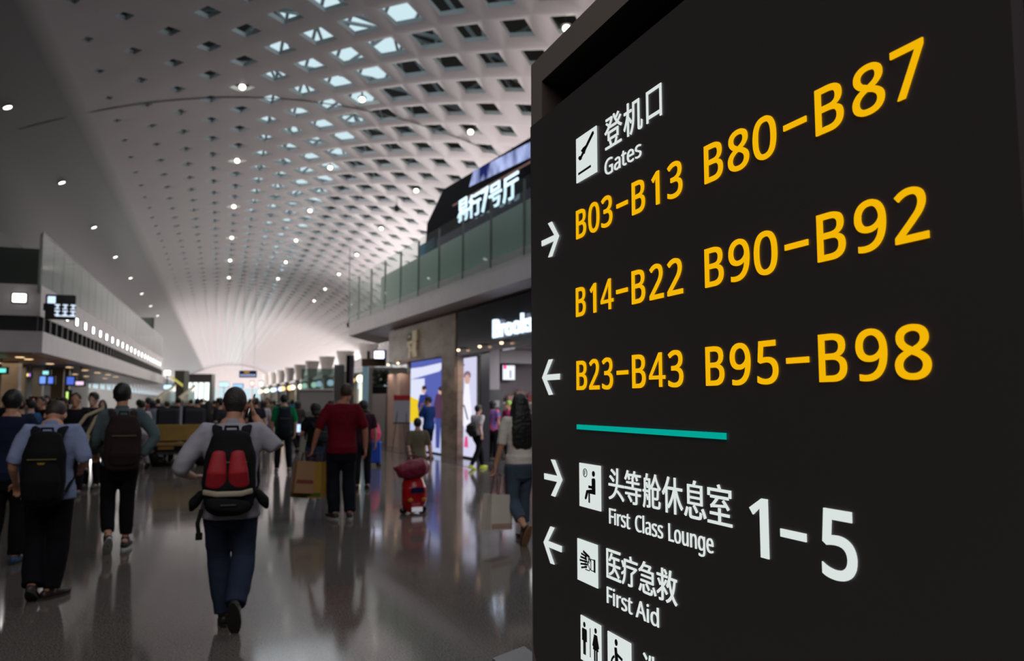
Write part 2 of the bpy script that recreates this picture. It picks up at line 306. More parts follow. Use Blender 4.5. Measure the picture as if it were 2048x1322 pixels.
 'Lounge':['78 0 78 573 150 573 150 64 400 64 400 0','862 216 861 181 856 150 848 121 837 95 824 71 808 51 789 33 768 18 745 7 719 -1 691 -6 662 -8 634 -6 608 -1 583 7 560 18 539 33 520 51 504 71 490 95 479 121 471 150 466 181 464 216 466 250 470 282 478 310 488 336 507 367 530 392 557 412 589 426 625 435 664 438 701 435 736 426 767 412 795 392 818 367 837 336 848 310 856 282 860 250','537 216 539 184 543 154 551 128 561 105 575 86 592 71 612 59 636 53 663 51 690 53 714 59 735 71 752 86 765 105 776 128 783 154 788 184 789 216 788 248 783 277 775 303 765 325 751 344 734 359 714 370 690 376 662 379 623 374 591 359 567 335 554 311 545 284 539 252','1333 430 1333 0 1275 0 1265 57 1261 57 1246 36 1226 20 1203 8 1179 -1 1153 -6 1125 -8 1093 -6 1064 -1 1039 8 1018 21 1000 38 986 59 977 85 971 114 969 148 969 430 1040 430 1040 153 1043 122 1050 96 1063 76 1082 62 1106 53 1136 51 1165 53 1191 59 1211 69 1228 82 1241 100 1251 121 1257 146 1261 175 1262 206 1262 430','1676 438 1712 436 1744 429 1770 417 1792 401 1809 379 1822 352 1829 319 1832 280 1832 0 1762 0 1762 275 1759 307 1751 333 1739 353 1720 367 1696 376 1666 379 1623 374 1590 361 1567 338 1552 308 1543 269 1540 223 1540 0 1469 0 1469 430 1526 430 1536 371 1540 371 1557 392 1576 409 1599 422 1623 431 1649 436','2117 438 2144 436 2170 431 2194 422 2215 409 2235 393 2252 373 2256 373 2265 430 2322 430 2322 -7 2319 -46 2312 -80 2301 -109 2284 -135 2263 -155 2237 -172 2206 -183 2170 -190 2129 -192 2099 -192 2070 -189 2044 -186 2019 -180 1996 -174 1974 -165 1974 -100 1996 -110 2020 -118 2046 -125 2074 -130 2103 -133 2133 -134 2167 -130 2196 -119 2220 -101 2238 -77 2248 -48 2252 -13 2252 4 2253 32 2254 57 2251 57 2235 37 2216 21 2195 8 2172 -1 2146 -6 2118 -8 2078 -4 2044 7 2013 25 1988 51 1967 83 1952 121 1944 164 1941 214 1944 263 1952 306 1967 344 1988 377 2013 404 2043 423 2078 434','2127 379 2104 376 2083 370 2065 359 2050 344 2037 326 2027 303 2020 277 2015 247 2014 213 2015 176 2021 143 2030 115 2043 92 2065 68 2094 54 2128 50 2159 52 2184 58 2206 69 2223 85 2236 105 2245 131 2249 151 2252 173 2253 197 2253 214 2251 251 2247 282 2239 309 2229 331 2215 348 2198 362 2178 371 2154 377','2624 438 2659 435 2691 427 2719 414 2743 396 2764 373 2780 346 2792 315 2799 281 2801 244 2801 201 2507 201 2512 157 2524 119 2544 90 2571 69 2604 56 2644 52 2670 53 2694 56 2717 60 2782 82 2782 20 2760 11 2738 4 2717 -1 2694 -5 2669 -7 2641 -8 2602 -5 2566 3 2533 17 2504 36 2480 61 2460 91 2449 117 2440 146 2435 177 2434 212 2435 246 2440 277 2447 306 2457 333 2475 364 2498 390 2524 411 2554 426 2587 435','2623 380 2592 377 2565 366 2543 348 2526 323 2515 293 2508 257 2727 257 2726 281 2722 302 2716 322 2702 346 2682 364 2665 373 2646 378'],
 'Aid':['437 0 368 177 141 177 73 0 0 0 224 575 289 575 512 0','282 415 274 438 263 473 255 500 247 468 238 438 230 415 165 241 346 241','651 430 651 0 581 0 581 430','617 591 632 588 645 580 654 566 658 546 654 526 645 512 632 504 617 501 600 504 587 512 578 526 575 546 578 566 587 580 600 588','940 -8 902 -5 868 6 838 23 812 48 790 79 775 117 766 162 763 214 766 266 776 311 791 350 812 381 838 406 868 424 903 434 941 438 972 436 999 429 1022 420 1043 407 1060 391 1074 374 1079 374 1076 405 1074 438 1074 609 1144 609 1144 0 1087 0 1077 58 1074 58 1060 40 1043 24 1022 11 999 1 971 -6','951 51 992 55 1024 67 1047 88 1062 117 1072 154 1075 200 1075 213 1073 251 1068 284 1060 313 1048 336 1025 360 993 375 950 379 915 374 887 359 865 334 852 309 844 281 838 249 836 213 838 176 844 144 852 116 865 93 887 69 916 55'],
}
# ------------------------------------------------------------------ setting materials
M = {}
M['ceil'] = mat('white_ceiling_panel', (200, 193, 196), .34, spec=.5)
M['lip'] = mat('hole_lip', (205, 212, 214), .5)
M['deck'] = mat('dark_roof_deck', (70, 68, 64), .9)
M['truss'] = mat('pale_steel', (170, 178, 180), .5)
M['white'] = mat('cream_fascia', (226, 218, 220), .5, var=.05, scale=2)
M['dark'] = mat('charcoal', (30, 30, 32), .5)
M['black'] = mat('black_gloss', (12, 12, 14), .25)
M['louver'] = mat('dark_ribbed_band', (34, 34, 38), .5)
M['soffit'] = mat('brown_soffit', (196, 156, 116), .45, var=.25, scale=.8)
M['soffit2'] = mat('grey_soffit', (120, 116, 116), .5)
M['shopwall'] = mat('dim_shop_wall', (96, 88, 80), .6, var=.3, scale=.7)
M['marble'] = mat('brown_stone', (166, 142, 124), .26, var=.3, scale=1.4, rgb2=(132, 112, 98), aniso=(1, 1, 2.5))
M['pinkstone'] = mat('pinkish_stone', (216, 180, 166), .35, var=.15, scale=1.5)
M['glossdark'] = mat('dark_grey_gloss', (58, 58, 64), .16)
M['glass'] = glassmat('balustrade_glass', (246, 250, 248), .02, 1.25, haze=.03)
M['glass2'] = glassmat('misty_glass', (190, 205, 200), .08, haze=.22, hazecol=(150, 160, 155))
M['backpan'] = mat('grey_green_panel', (176, 194, 186), .4)
M['steel'] = mat('brushed_steel', (150, 150, 152), .35, metal=.9)
M['grey'] = mat('mid_grey', (120, 118, 116), .5)
M['lamp'] = emat('lamp_glow', (255, 246, 226), 5)
M['lampw'] = emat('square_lamp_glow', (255, 252, 248), 5)
M['lampdim'] = emat('warm_downlight_glow', (255, 214, 160), 2.2)

# granite floor
fm = bpy.data.materials.new('polished_granite'); fm.use_nodes = True; nt = fm.node_tree; b = nt.nodes['Principled BSDF']
tc = nt.nodes.new('ShaderNodeTexCoord')
n1 = nt.nodes.new('ShaderNodeTexNoise'); n1.inputs['Scale'].default_value = 85; n1.inputs['Detail'].default_value = 3; n1.inputs['Roughness'].default_value = .7
n2 = nt.nodes.new('ShaderNodeTexNoise'); n2.inputs['Scale'].default_value = 1.1; n2.inputs['Detail'].default_value = 3
br = nt.nodes.new('ShaderNodeTexBrick'); br.offset = 0; br.inputs['Scale'].default_value = 1; br.inputs['Brick Width'].default_value = 1.6; br.inputs['Row Height'].default_value = 1.6
br.inputs['Mortar Size'].default_value = .004; br.inputs['Color1'].default_value = (1, 1, 1, 1); br.inputs['Color2'].default_value = (.93, .93, .93, 1); br.inputs['Mortar'].default_value = (.75, .75, .75, 1)
rp = nt.nodes.new('ShaderNodeValToRGB')
for e, p, c in zip((rp.color_ramp.elements[0], rp.color_ramp.elements[1]), (.36, .64), ((54, 50, 48), (130, 121, 115))): e.position = p; e.color = lin(c) + (1,)
nt.links.new(tc.outputs['Object'], n1.inputs[0]); nt.links.new(tc.outputs['Object'], n2.inputs[0]); nt.links.new(tc.outputs['Object'], br.inputs[0])
nt.links.new(n1.outputs[0], rp.inputs[0])
mx = nt.nodes.new('ShaderNodeMix'); mx.data_type = 'RGBA'; mx.blend_type = 'MULTIPLY'; mx.inputs[0].default_value = 1
nt.links.new(rp.outputs[0], mx.inputs[6]); nt.links.new(br.outputs[0], mx.inputs[7]); nt.links.new(mx.outputs[2], b.inputs['Base Color'])
mr = nt.nodes.new('ShaderNodeMapRange'); mr.inputs[1].default_value = .3; mr.inputs[2].default_value = .7; mr.inputs[3].default_value = .07; mr.inputs[4].default_value = .12
nt.links.new(n2.outputs[0], mr.inputs[0]); nt.links.new(mr.outputs[0], b.inputs['Roughness'])
b.inputs['Specular IOR Level'].default_value = .62

# ------------------------------------------------------------------ floor, walls
bm = B(); box(bm, -14, 20, -9, 236, -.2, 0); struct('floor', bm, fm)
bm = B(); prism(bm, [(fl(-13, -.55).x, fl(-13, -.55).y), (fl(-13, 8).x, fl(-13, 8).y), (fl(12.6, 8).x, fl(12.6, 8).y), (fl(12.6, -.55).x, fl(12.6, -.55).y)], 0, .006, lambda a, b, c: (a, b, c))
struct('trim_1', bm, mat('dark_polished_stone_border', (64, 60, 62), .07, spec=.7, var=.2, scale=30))
bm = B(); box(bm, -14, -13.7, -9, 236, 0, 3.2); box(bm, -14, -13.7, -9, 66, 3.2, 8); struct('wall_left', bm, M['dark'])
bm = B(); box(bm, 17.6, 18, -9, 236, 0, 3.4); box(bm, 17.6, 18, -9, 40, 3.4, 9); struct('wall_right', bm, M['dark'])
bm = B(); box(bm, -14, 18, -9, -8.7, 0, 13); struct('wall_back', bm, M['dark'])
bm = B(); box(bm, -14, 18, 234, 234.4, 0, 1); box(bm, -14, 18, 234, 234.4, 5.5, 14)
for x in range(-13, 18, 3): box(bm, x, x + .5, 234, 234.4, 1, 5.5)
struct('wall_far', bm, M['white'])
for k, (x, y0, y1) in enumerate(((-13.8, 66, 234), (17.8, 40, 234))):
    bm = B(); y = y0
    while y < y1:
        box(bm, x - .1, x + .1, y, y + .35, 3.2, 9); y += 6
    box(bm, x - .1, x + .1, y0, y1, 5.2, 5.4); struct('window_%d' % (k + 1), bm, M['white'])


# ------------------------------------------------------------------ ceiling
def zc(x): return 11.85 - .026 * (x - 2.8) ** 2


def hole(x, y):
    s = .655 - (.066 if x < 4 else .04) * abs(x - 4) + .05 * noise.noise(Vector((x * .3, y * .11, 3)))
    return s if s > .13 else 0


HX, HY = .965, 1.05
X0, Y0 = -.6, 21.2
LAMPROWS = {}
bm = B(); bl = B(); vd = {}


def vv(x, y, dz=0.):
    k = (round(x, 3), round(y, 3), round(dz, 3))
    if k not in vd: vd[k] = bm.verts.new((x, y, zc(x) + dz))
    return vd[k]


for i in range(-14, 20):
    for j in range(-13, 212):
        if (i + j) % 2: continue
        cx, cy = X0 + i * HX, Y0 + j * HY
        o = [(cx - HX, cy), (cx, cy - HY), (cx + HX, cy), (cx, cy + HY)]
        s = hole(cx, cy)
        ov = [vv(*p) for p in o]
        if not s:
            bm.faces.new(ov); continue
        q = [(cx + (p[0] - cx) * s, cy + (p[1] - cy) * s) for p in o]
        up = .015 + .105 * min(1, max(0, (cx - 3) / 5))
        iv = [bm.verts.new((p[0], p[1], zc(p[0]) + up)) for p in q]
        for k in range(4): bm.faces.new((ov[k], ov[(k + 1) % 4], iv[(k + 1) % 4], iv[k]))
        a = [bl.verts.new((p[0], p[1], zc(p[0]) + up)) for p in q]; c = [bl.verts.new((p[0], p[1], zc(p[0]) + up + .13)) for p in q]
        for k in range(4): bl.faces.new((a[k], a[(k + 1) % 4], c[(k + 1) % 4], c[k]))
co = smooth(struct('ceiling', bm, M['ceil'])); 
cm = M['ceil']; nt = cm.node_tree; pb = nt.nodes['Principled BSDF']          # the left flank's shade is painted in: base colour darkened past a line
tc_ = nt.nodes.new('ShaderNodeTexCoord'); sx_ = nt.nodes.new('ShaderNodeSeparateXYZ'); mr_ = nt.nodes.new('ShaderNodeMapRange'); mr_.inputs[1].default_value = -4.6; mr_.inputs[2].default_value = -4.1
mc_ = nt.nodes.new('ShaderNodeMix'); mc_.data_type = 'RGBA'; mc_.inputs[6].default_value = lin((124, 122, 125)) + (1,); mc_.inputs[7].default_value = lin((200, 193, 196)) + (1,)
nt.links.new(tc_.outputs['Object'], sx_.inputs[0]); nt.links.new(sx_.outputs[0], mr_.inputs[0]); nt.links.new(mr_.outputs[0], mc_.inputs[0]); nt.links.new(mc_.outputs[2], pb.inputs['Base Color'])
struct('trim_2', bl, M['lip'])
bm = B()                                            # dark expansion joint across the vault
xs = [-11 + .5 * k for k in range(50)]
vs = [[bm.verts.new((x, 27.28 + d, zc(x) + h)) for d, h in ((-.05, -.015), (.05, -.015))] for x in xs]
for a, c in zip(vs, vs[1:]): bm.faces.new((a[0], c[0], c[1], a[1]))
struct('trim_3', bm, M['dark'])
# roof above the perforated vault: opaque deck with one long glazed strip, steel trusses under it
bm = B()


def deck(x0, x1, n=4):
    for k in range(n):
        a = x0 + (x1 - x0) * k / n; c = x0 + (x1 - x0) * (k + 1) / n
        hexa(bm, [(a, -9, zc(a) + 2.6), (c, -9, zc(c) + 2.6), (c, 236, zc(c) + 2.6), (a, 236, zc(a) + 2.6),
                  (a, -9, zc(a) + 2.8), (c, -9, zc(c) + 2.8), (c, 236, zc(c) + 2.8), (a, 236, zc(a) + 2.8)])


deck(-14, 1.3, 8); deck(5.9, 19, 6); struct('roof', bm, M['deck'])
bm = B()
for j in range(26):
    y = 9 + 4.2 * j; pts = []
    for k in range(9):
        x = -2.6 + 1.93 * k; pts.append((x, y, zc(x) + (.5 if k % 2 else 2.4)))
    for a, c in zip(pts, pts[1:]): bar(bm, a, c, .09)
    for k in range(0, 7, 2): bar(bm, pts[k], pts[k + 2], .09)
    for k in range(1, 7, 2):
        bar(bm, pts[k], pts[k + 2], .09)
        bar(bm, pts[k], (pts[k][0] + 1.93, y + 4.2, zc(pts[k][0] + 1.93) + 2.4), .075)
        bar(bm, (pts[k][0], y + 4.2, pts[k][2]), (pts[k][0] - 1.93, y, zc(pts[k][0] - 1.93) + 2.4), .075)
for x in (1.7, 2.7, 3.7, 4.7, 5.7): box(bm, x - .05, x + .05, 0, 120, zc(x) + 2.5, zc(x) + 2.6)
struct('trim_4', bm, M['truss'])

# ceiling lamps: pendants in the holes, recessed ones in the smooth flank
ORD = ['nearest the camera', 'second from the camera', 'third from the camera', 'fourth from the camera', 'fifth from the camera', 'sixth from the camera', 'seventh from the camera', 'eighth from the camera', 'ninth from the camera', 'tenth from the camera', 'eleventh from the camera', 'twelfth from the camera']


def spot(loc, power, size=130, col=(1, .9, .78), blend=.6, r=.09, rot=(0, 0, 0), parent=None):
    l = bpy.data.lights.new('spot', 'SPOT'); l.energy = power; l.spot_size = math.radians(size); l.spot_blend = blend; l.color = col; l.shadow_soft_size = r
    o = bpy.data.objects.new('spot', l); COL.objects.link(o); o.location = loc; o.rotation_euler = rot
    if parent: o.parent = parent
    return o


def pend_mesh():
    b1 = B(); ell(b1, (0, 0, 0), (.105, .105, .09), seg=14); b2 = B()
    tube(b2, [(0, 0, .06), (0, 0, .55)], [.03, .03], 8); tube(b2, [(0, 0, .07), (0, 0, .13)], [.15, .09], 14, caps=False)
    return b1, b2


PROT = None
for cname, x, yfirst, n, row in (('A', X0 + HX, 26.45, 6, 'left of the skylight'), ('B', X0 + 5 * HX, 26.45, 6, 'under the skylight'), ('C', X0 + 9 * HX, 18.05, 8, 'right of the skylight')):
    for k in range(n):
        y = yfirst + 8.4 * k
        g = thing('ceiling_light', 'round ceiling light in its hole, %s, row %s' % (ORD[k], row), 'ceiling light', (x, y, zc(x) + .02), group='lights in the perforated ceiling')
        if PROT is None:
            b1, b2 = pend_mesh(); PROT = [ob('bulb', b1, M['lamp'], g), ob('holder', b2, M['dark'], g)]
            smooth(PROT[0])
        else:
            for c in PROT:
                d = c.copy(); COL.objects.link(d); d.parent = g
        if k < 7: spot((0, 0, -.14), 190, 125, parent=g)
PROT = None
for k in range(8):
    x, y = -5.9, 25.4 + 8.25 * k
    nrm = math.atan(-2 * .026 * (x - 2.8))
    g = thing('recessed_downlight', 'small downlight in the smooth dark left ceiling flank, %s' % ORD[k], 'downlight', (x, y, zc(x) - .01), group='downlights in the smooth ceiling flank')
    g.rotation_euler = (0, -nrm, 0)
    if PROT is None:
        b1 = B(); tube(b1, [(0, 0, -.03), (0, 0, .02)], [.11, .11], 16, caps=False); b2 = B(); tube(b2, [(0, 0, -.025), (0, 0, .04)], [.15, .15], 16, caps=False)
        PROT = [ob('lens', b1, emat('cool_downlight_glow', (255, 250, 240), 6), g), ob('rim', b2, M['grey'], g)]
    else:
        for c in PROT:
            d = c.copy(); COL.objects.link(d); d.parent = g
    if k < 6: spot((0, 0, -.08), 110, 110, parent=g)
# small dark loudspeakers hanging below the vault
for px, py, d, t in ((462, 388, 40, 'above the middle of the concourse'), (697, 650, 50, 'beside the glass balustrade end'), (793, 417, 38, 'between the two right rows of ceiling lights')):
    p = atd(px, py, d); g = thing('hanging_speaker', 'small dark speaker on a thin rod hanging %s' % t, 'speaker', p)
    bm = B(); ell(bm, (0, 0, 0), (.14, .14, .17), seg=12); smooth(ob('speaker_body', bm, M['black'], g))
    bm = B(); tube(bm, [(0, 0, .15), (0, 0, zc(p.x) - p.z)], [.02, .02], 6); ob('rod', bm, M['black'], g)

# ------------------------------------------------------------------ left mezzanine
LX0, LY0, LY1 = -4.93, 26.5, 68.0


def lx(y): return LX0 + (y - LY0) * .0176


def lbox(bm, o0, o1, y0, y1, z0, z1):               # o: metres left of the mezzanine face
    return hexa(bm, [(lx(y0) - o1, y0, z0), (lx(y0) - o0, y0, z0), (lx(y1) - o0, y1, z0), (lx(y1) - o1, y1, z0),
                     (lx(y0) - o1, y0, z1), (lx(y0) - o0, y0, z1), (lx(y1) - o0, y1, z1), (lx(y1) - o1, y1, z1)])


bm = B(); lbox(bm, 0, 9, LY0, LY1, 3.0, 3.62); lbox(bm, .12, 9, LY0 + .12, LY1, 4.08, 5.0); struct('mezzanine_fascia', bm, M['white'])
bm = B(); lbox(bm, .2, 8.6, LY0 + .2, LY1, 3.62, 4.08)
y = LY0 + .5
while y < LY1: lbox(bm, .1, .2, y, y + .14, 3.62, 4.08); y += .9
struct('mezzanine_louver_band', bm, M['louver'])
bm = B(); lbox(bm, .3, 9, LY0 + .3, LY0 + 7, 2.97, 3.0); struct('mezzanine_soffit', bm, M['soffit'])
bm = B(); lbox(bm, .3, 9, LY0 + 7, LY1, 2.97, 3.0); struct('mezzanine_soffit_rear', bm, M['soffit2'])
bm = B(); lbox(bm, 5.2, 5.4, LY0 + 2.5, LY1, 0, 3.0); lbox(bm, 8.4, 8.7, LY0 - 1, LY0 + 3, 0, 3); struct('shop_wall_left', bm, M['shopwall'])
# end face upstairs: opaque dark green glass panel, then a dark wall further back
bm = B(); lbox(bm, .25, 9, LY0 + .3, LY0 + .36, 5.0, 6.1); struct('mezzanine_end_panel', bm, mat('dark_green_panel', (50, 60, 56), .3))
bm = B(); lbox(bm, 2.4, 9, LY0 + 1.5, LY0 + 8, 5.0, 7.4); struct('mezzanine_upper_room', bm, mat('dim_upper_wall', (42, 46, 48), .5))
bm = B(); lbox(bm, 4, 4.3, LY0 + 8, LY1 - 6, 5, 6.8); struct('mezzanine_upper_wall', bm, mat('dim_upper_wall', (42, 46, 48), .5))
g = thing('glass_balustrade', 'long pale glass balustrade on the left mezzanine above the row of lamps', 'balustrade', (lx(LY0), LY0, 5.0), math.atan(-.0176))
y = 0.
for k in range(26):
    bm = B(); box(bm, -.14, -.12, y + .02, y + 1.56, -.25, 1.52); ob('glass_panel', bm, M['glass2'], g); y += 1.58
bm = B(); box(bm, -.165, -.115, 0, y, 1.52, 1.56); ob('handrail', bm, M['steel'], g)
for k in range(0, 26, 2):
    bm = B(); box(bm, -.2, -.145, k * 1.58 - .02, k * 1.58 + .02, -.25, 1.5); ob('post', bm, M['steel'], g)
# square wall lamps in a row along the upper fascia
PROT = None
for k in range(22):
    y = LY0 + 2.1 + 1.75 * k
    g = thing('wall_lamp', 'square white lamp on the left mezzanine fascia, %s' % (ORD[k] if k < 12 else 'in the far dense end of its row'), 'wall lamp', (lx(y) - .12, y, 4.43), group='square lamps along the mezzanine fascia' if k < 12 else 'far square lamps merging at the end of the mezzanine')
    if PROT is None:
        b1 = B(); rbox(b1, .0, .05, -.16, .16, -.13, .13, .02); b2 = B(); rbox(b2, -.01, .03, -.19, .19, -.16, .16, .015)
        PROT = [ob('diffuser', b1, M['lampw'], g), ob('housing', b2, M['grey'], g)]
    else:
        for c in PROT:
            d = c.copy(); COL.objects.link(d); d.parent = g
p = onz(39, 596, 4.6); p = EYE + ray(39, 596) * ((LY0 + .1) / ray(39, 596).y)
g = thing('wall_lamp', 'single glowing white rectangular sign lamp on the end face of the left mezzanine', 'wall lamp', p)
bm = B(); rbox(bm, -.17, .17, -.05, 0, -.12, .12, .02); ob('diffuser', bm, M['lampw'], g); bm = B(); rbox(bm, -.2, .2, -.02, .03, -.15, .15, .02); ob('housing', bm, M['grey'], g)
# flight display hung at the corner
p = EYE + ray(90, 613) * ((LY0 - .6) / ray(90, 613).y); q = EYE + ray(151, 613) * ((LY0 - .6) / ray(151, 613).y)
w = (q - p).x
g = thing('flight_display', 'black hanging sign board with white symbols at the mezzanine corner', 'sign', (p.x, p.y, p.z))
bm = B(); rbox(bm, 0, w, 0, .16, -.36, .36, .02); ob('sign_case', bm, M['black'], g)
bm = B(); rbox(bm, .06, .26, -.015, 0, .1, .3, .01); ob('symbol_tile', bm, emat('pale_blue_glow', (190, 215, 245), 1.6), g)
bm = B()
for r in range(2):
    for c in range(3):
        x0 = .25 + c * .2; z0 = .04 - r * .18
        box(bm, x0, x0 + .13, -.012, 0, z0, z0 + .04); box(bm, x0 + .05, x0 + .09, -.012, 0, z0 - .08, z0 + .04); box(bm, x0, x0 + .12, -.012, 0, z0 - .1, z0 - .07)
bm2 = bm; bm = B()
ob('symbol_row', bm2, emat('pale_glow', (205, 220, 240), 1.3), g); box(bm, .27, .78, -.012, 0, -.27, -.24); ob('text_line', bm, emat('pale_glow', (205, 220, 240), 1.3), g)
bm = B(); box(bm, -.05, .06, .02, .9, -.1, .1); ob('bracket', bm, M['dark'], g)
# soffit downlights
PROT = None
for k, (px, py) in enumerate(((40, 715), (57, 719), (100, 728), (139, 735), (170, 741), (123, 745), (195, 746), (216, 750), (232, 754), (172, 753), (150, 749), (210, 757), (5, 727))):
    r = ray(px, py); p = EYE + r * ((2.95 - 1.55) / r.z)
    if p.y > LY1 - 2: continue
    g = thing('soffit_downlight', 'small warm round downlight in the soffit under the left mezzanine', 'downlight', p, group='downlights under the left mezzanine')
    if PROT is None:
        b1 = B(); tube(b1, [(0, 0, 0), (0, 0, .03)], [.13, .13], 14, caps=False); PROT = [ob('lens', b1, M['lampdim'], g)]
        b1 = B(); tube(b1, [(0, 0, .01), (0, 0, .05)], [.17, .17], 14, caps=False); PROT.append(ob('rim', b1, M['grey'], g))
    else:
        for c in PROT:
            d = c.copy(); COL.objects.link(d); d.parent = g
    if k % 2 == 0: spot((0, 0, -.05), 45, 120, (1, .75, .5), parent=g)
# pillars, screens and a green strip sign under the mezzanine
for k, (px, d, w_, c) in enumerate(((17, 27.5, .5, (176, 160, 140)), (37, 30.5, .35, (150, 140, 120)), (72, 31, .35, (150, 150, 140)), (112, 33, .45, (140, 126, 100)), (128, 33.6, .3, (150, 136, 108)))):
    p = fwd(px, d); bm = B(); box(bm, p.x - w_ / 2, p.x + w_ / 2, p.y, p.y + w_, 0, 3.0); struct('column', bm, mat('pillar_%d' % k, c, .4, var=.1, scale=3))


def screen(px0, px1, py0, py1, d, label, cols, name='screen', cat='screen'):
    a = atd(px0, py1, d); c = atd(px1, py0, d); w_ = ((c - a).x ** 2 + (c - a).y ** 2) ** .5
    g = thing(name, label, cat, a, -YAW)
    h = c.z - a.z
    bm = B(); rbox(bm, -.04, w_ + .04, 0, .12, -.04, h + .04, .02); ob('screen_case', bm, M['black'], g)
    n = len(cols)
    if c.z > 2.2 and d < 50:
        bm = B(); tube(bm, [(w_ / 2, .06, h + .03), (w_ / 2, .06, max(h + .1, 2.97 - a.z))], [.02, .02], 6); ob('hanger', bm, M['dark'], g)
    else:
        bm = B(); tube(bm, [(w_ / 2, .06, -a.z), (w_ / 2, .06, 0)], [.03, .03], 6); ob('stand', bm, M['dark'], g)
    for i, cc in enumerate(cols):
        bm = B(); rbox(bm, w_ * i / n + .01, w_ * (i + 1) / n - .01, -.02, 0, .02, h - .02, .008); ob('display', bm, emat('screen_%d_%d_%d' % cc, cc, 1.4), g)
    return g


screen(79, 92, 752, 768, 31, 'blue lit screen, leftmost of the screens under the mezzanine', [(110, 150, 235)])
screen(93.5, 107, 753, 768, 31.6, 'blue lit screen directly right of the leftmost blue screen', [(90, 120, 225)])
screen(133, 149, 753, 770, 31.5, 'blue screen beside the pinkish screen under the mezzanine', [(70, 95, 190)])
screen(151, 168, 762, 771, 31.5, 'small pinkish white screen under the left mezzanine', [(225, 195, 225)])
screen(85, 98, 741, 750, 30, 'small pale cyan lit sign above the blue screens', [(150, 220, 225)])
screen(-14, 13, 736, 746, 26, 'glowing cyan green sign at the left picture edge under the mezzanine', [(110, 235, 215)])
screen(53, 62, 746, 754, 29, 'small bright yellow and violet lit sign under the mezzanine', [(240, 235, 120), (190, 120, 240)])
screen(131, 138, 782, 806, 22, 'narrow upright lime green light strip behind the left crowd', [(190, 230, 120)])
screen(50, 66, 804, 811, 20, 'small orange lit strip behind the heads of the left crowd', [(255, 170, 90)])
screen(60, 70, 796, 803, 19, 'small red lit strip behind the heads of the left crowd', [(250, 110, 110)])
# dark hanging panel beyond the glass, upper left
p = atd(268, 671, 56); q = atd(306, 635, 56); g = thing('raised_screen', 'dark green screen standing above the far end of the left glass balustrade', 'screen', p, -YAW)
w_ = (Vector((q.x, q.y)) - Vector((p.x, p.y))).length
bm = B(); rbox(bm, 0, w_, 0, .25, 0, q.z - p.z, .03); ob('panel_body', bm, mat('dark_green_panel', (50, 60, 56), .3), g)
bm = B(); tube(bm, [(.3, .1, 0), (.3, .1, 5 - p.z)], [.03, .03], 6); tube(bm, [(w_ - .3, .1, 0), (w_ - .3, .1, 5 - p.z)], [.03, .03], 6); ob('post', bm, M['dark'], g)
# ------------------------------------------------------------------ right building: shops below, balcony and lounge pavilion above
bm = B(); fbox(bm, -16, 12.5, -.05, 8, 4.3, 5.05)
hexa(bm, [fl(-16, -.05, 4.3), fl(-16, 1.2, 4.02), fl(12.5, 1.2, 4.02), fl(12.5, -.05, 4.3), fl(-16, -.04, 4.35), fl(-16, 1.2, 4.35), fl(12.5, 1.2, 4.35), fl(12.5, -.04, 4.35)])
struct('balcony', bm, M['white'])
OFF = .3
tp = [ft(x, 800, OFF) for x in (1062, 955, 910, 882, 818, 800, 776)]
tS2r, tP2, tPil, tPo1, tPo0, tDoor, tEnd = tp


def tw(px, py, T):                                  # a point on the wall across the shop at t = T: (metres behind the front, height)
    r = ray(px, py); q = FQ + FD * T; p = EYE + r * ((q - EYE).dot(FD) / r.dot(FD)); return -(p - FQ).dot(FN), p.z


TA = tPil - .15; OA = tw(999, 760, TA)[0]; TB = TA + 3.2
bm = B(); fbox(bm, tPil, tEnd, OFF, OFF + .5, 2.92, 4.1); struct('wall_shop_header', bm, M['marble'])
bm = B(); fbox(bm, tPil, tPo1 - .02, OFF, OFF + .6, 0, 2.92); struct('column', bm, M['marble'])
bm = B(); fbox(bm, tDoor, tEnd, OFF - .02, OFF + .7, 0, 2.55); struct('column', bm, M['pinkstone'])
bm = B(); fbox(bm, tPo0, tDoor, OFF + .45, OFF + .5, 0, 2.92); struct('door_1', bm, mat('dark_door_leaf', (60, 50, 48), .4))
bm = B(); fbox(bm, tEnd - .3, tEnd, OFF + .7, 8, 0, 4.1); fbox(bm, tPil - .15, tPil, OFF + .02, OA, 0, 4.1); fbox(bm, tPil, TB, OA - .15, OA, 0, 4.1); fbox(bm, TB, TB + .2, OA - .15, 8, 0, 4.1); struct('wall_shop_partition', bm, M['marble'])
# second shop: glossy dark header over a wide opening, bright room behind
bm = B(); fbox(bm, -16, tPil, OFF + .02, OFF + .3, 2.87, 4.1); struct('wall_shop_front', bm, M['glossdark'])
bm = B(); fbox(bm, tP2 - .12, tP2 - .02, OFF + .05, OFF + .3, 0, 2.87); struct('trim_5', bm, M['glossdark'])
bm = B(); fbox(bm, -16, TB, 6.0, 6.2, 0, 4.1); struct('wall_shop_rear', bm, mat('lilac_grey_wall', (150, 144, 152), .6))
bm = B(); fbox(bm, TA - .02, TA, OFF + .35, OA - .01, 0, 3.3); fbox(bm, TB - .02, TB, OA, 6.0, 0, 3.3); struct('wall_shop_lining', bm, mat('lilac_grey_wall', (150, 144, 152), .6))
bm = B(); fbox(bm, -16, TA, OFF + .3, 6.0, 3.3, 3.4); fbox(bm, TA, TB, OA, 6.0, 3.3, 3.4); struct('ceiling_shop', bm, mat('shop_white_ceiling', (225, 225, 228), .6))
o = area('shop_light', fl(-5, 3.7, 3.25), (0, 0, math.atan2(FD.y, FD.x)), 10, 3.4, 600, (1, .97, .97))
o = area('shop_light', fl(tDoor - .5, 2.4, 2.85), (0, 0, math.atan2(FD.y, FD.x)), 2.5, 2, 25, (1, .9, .8))


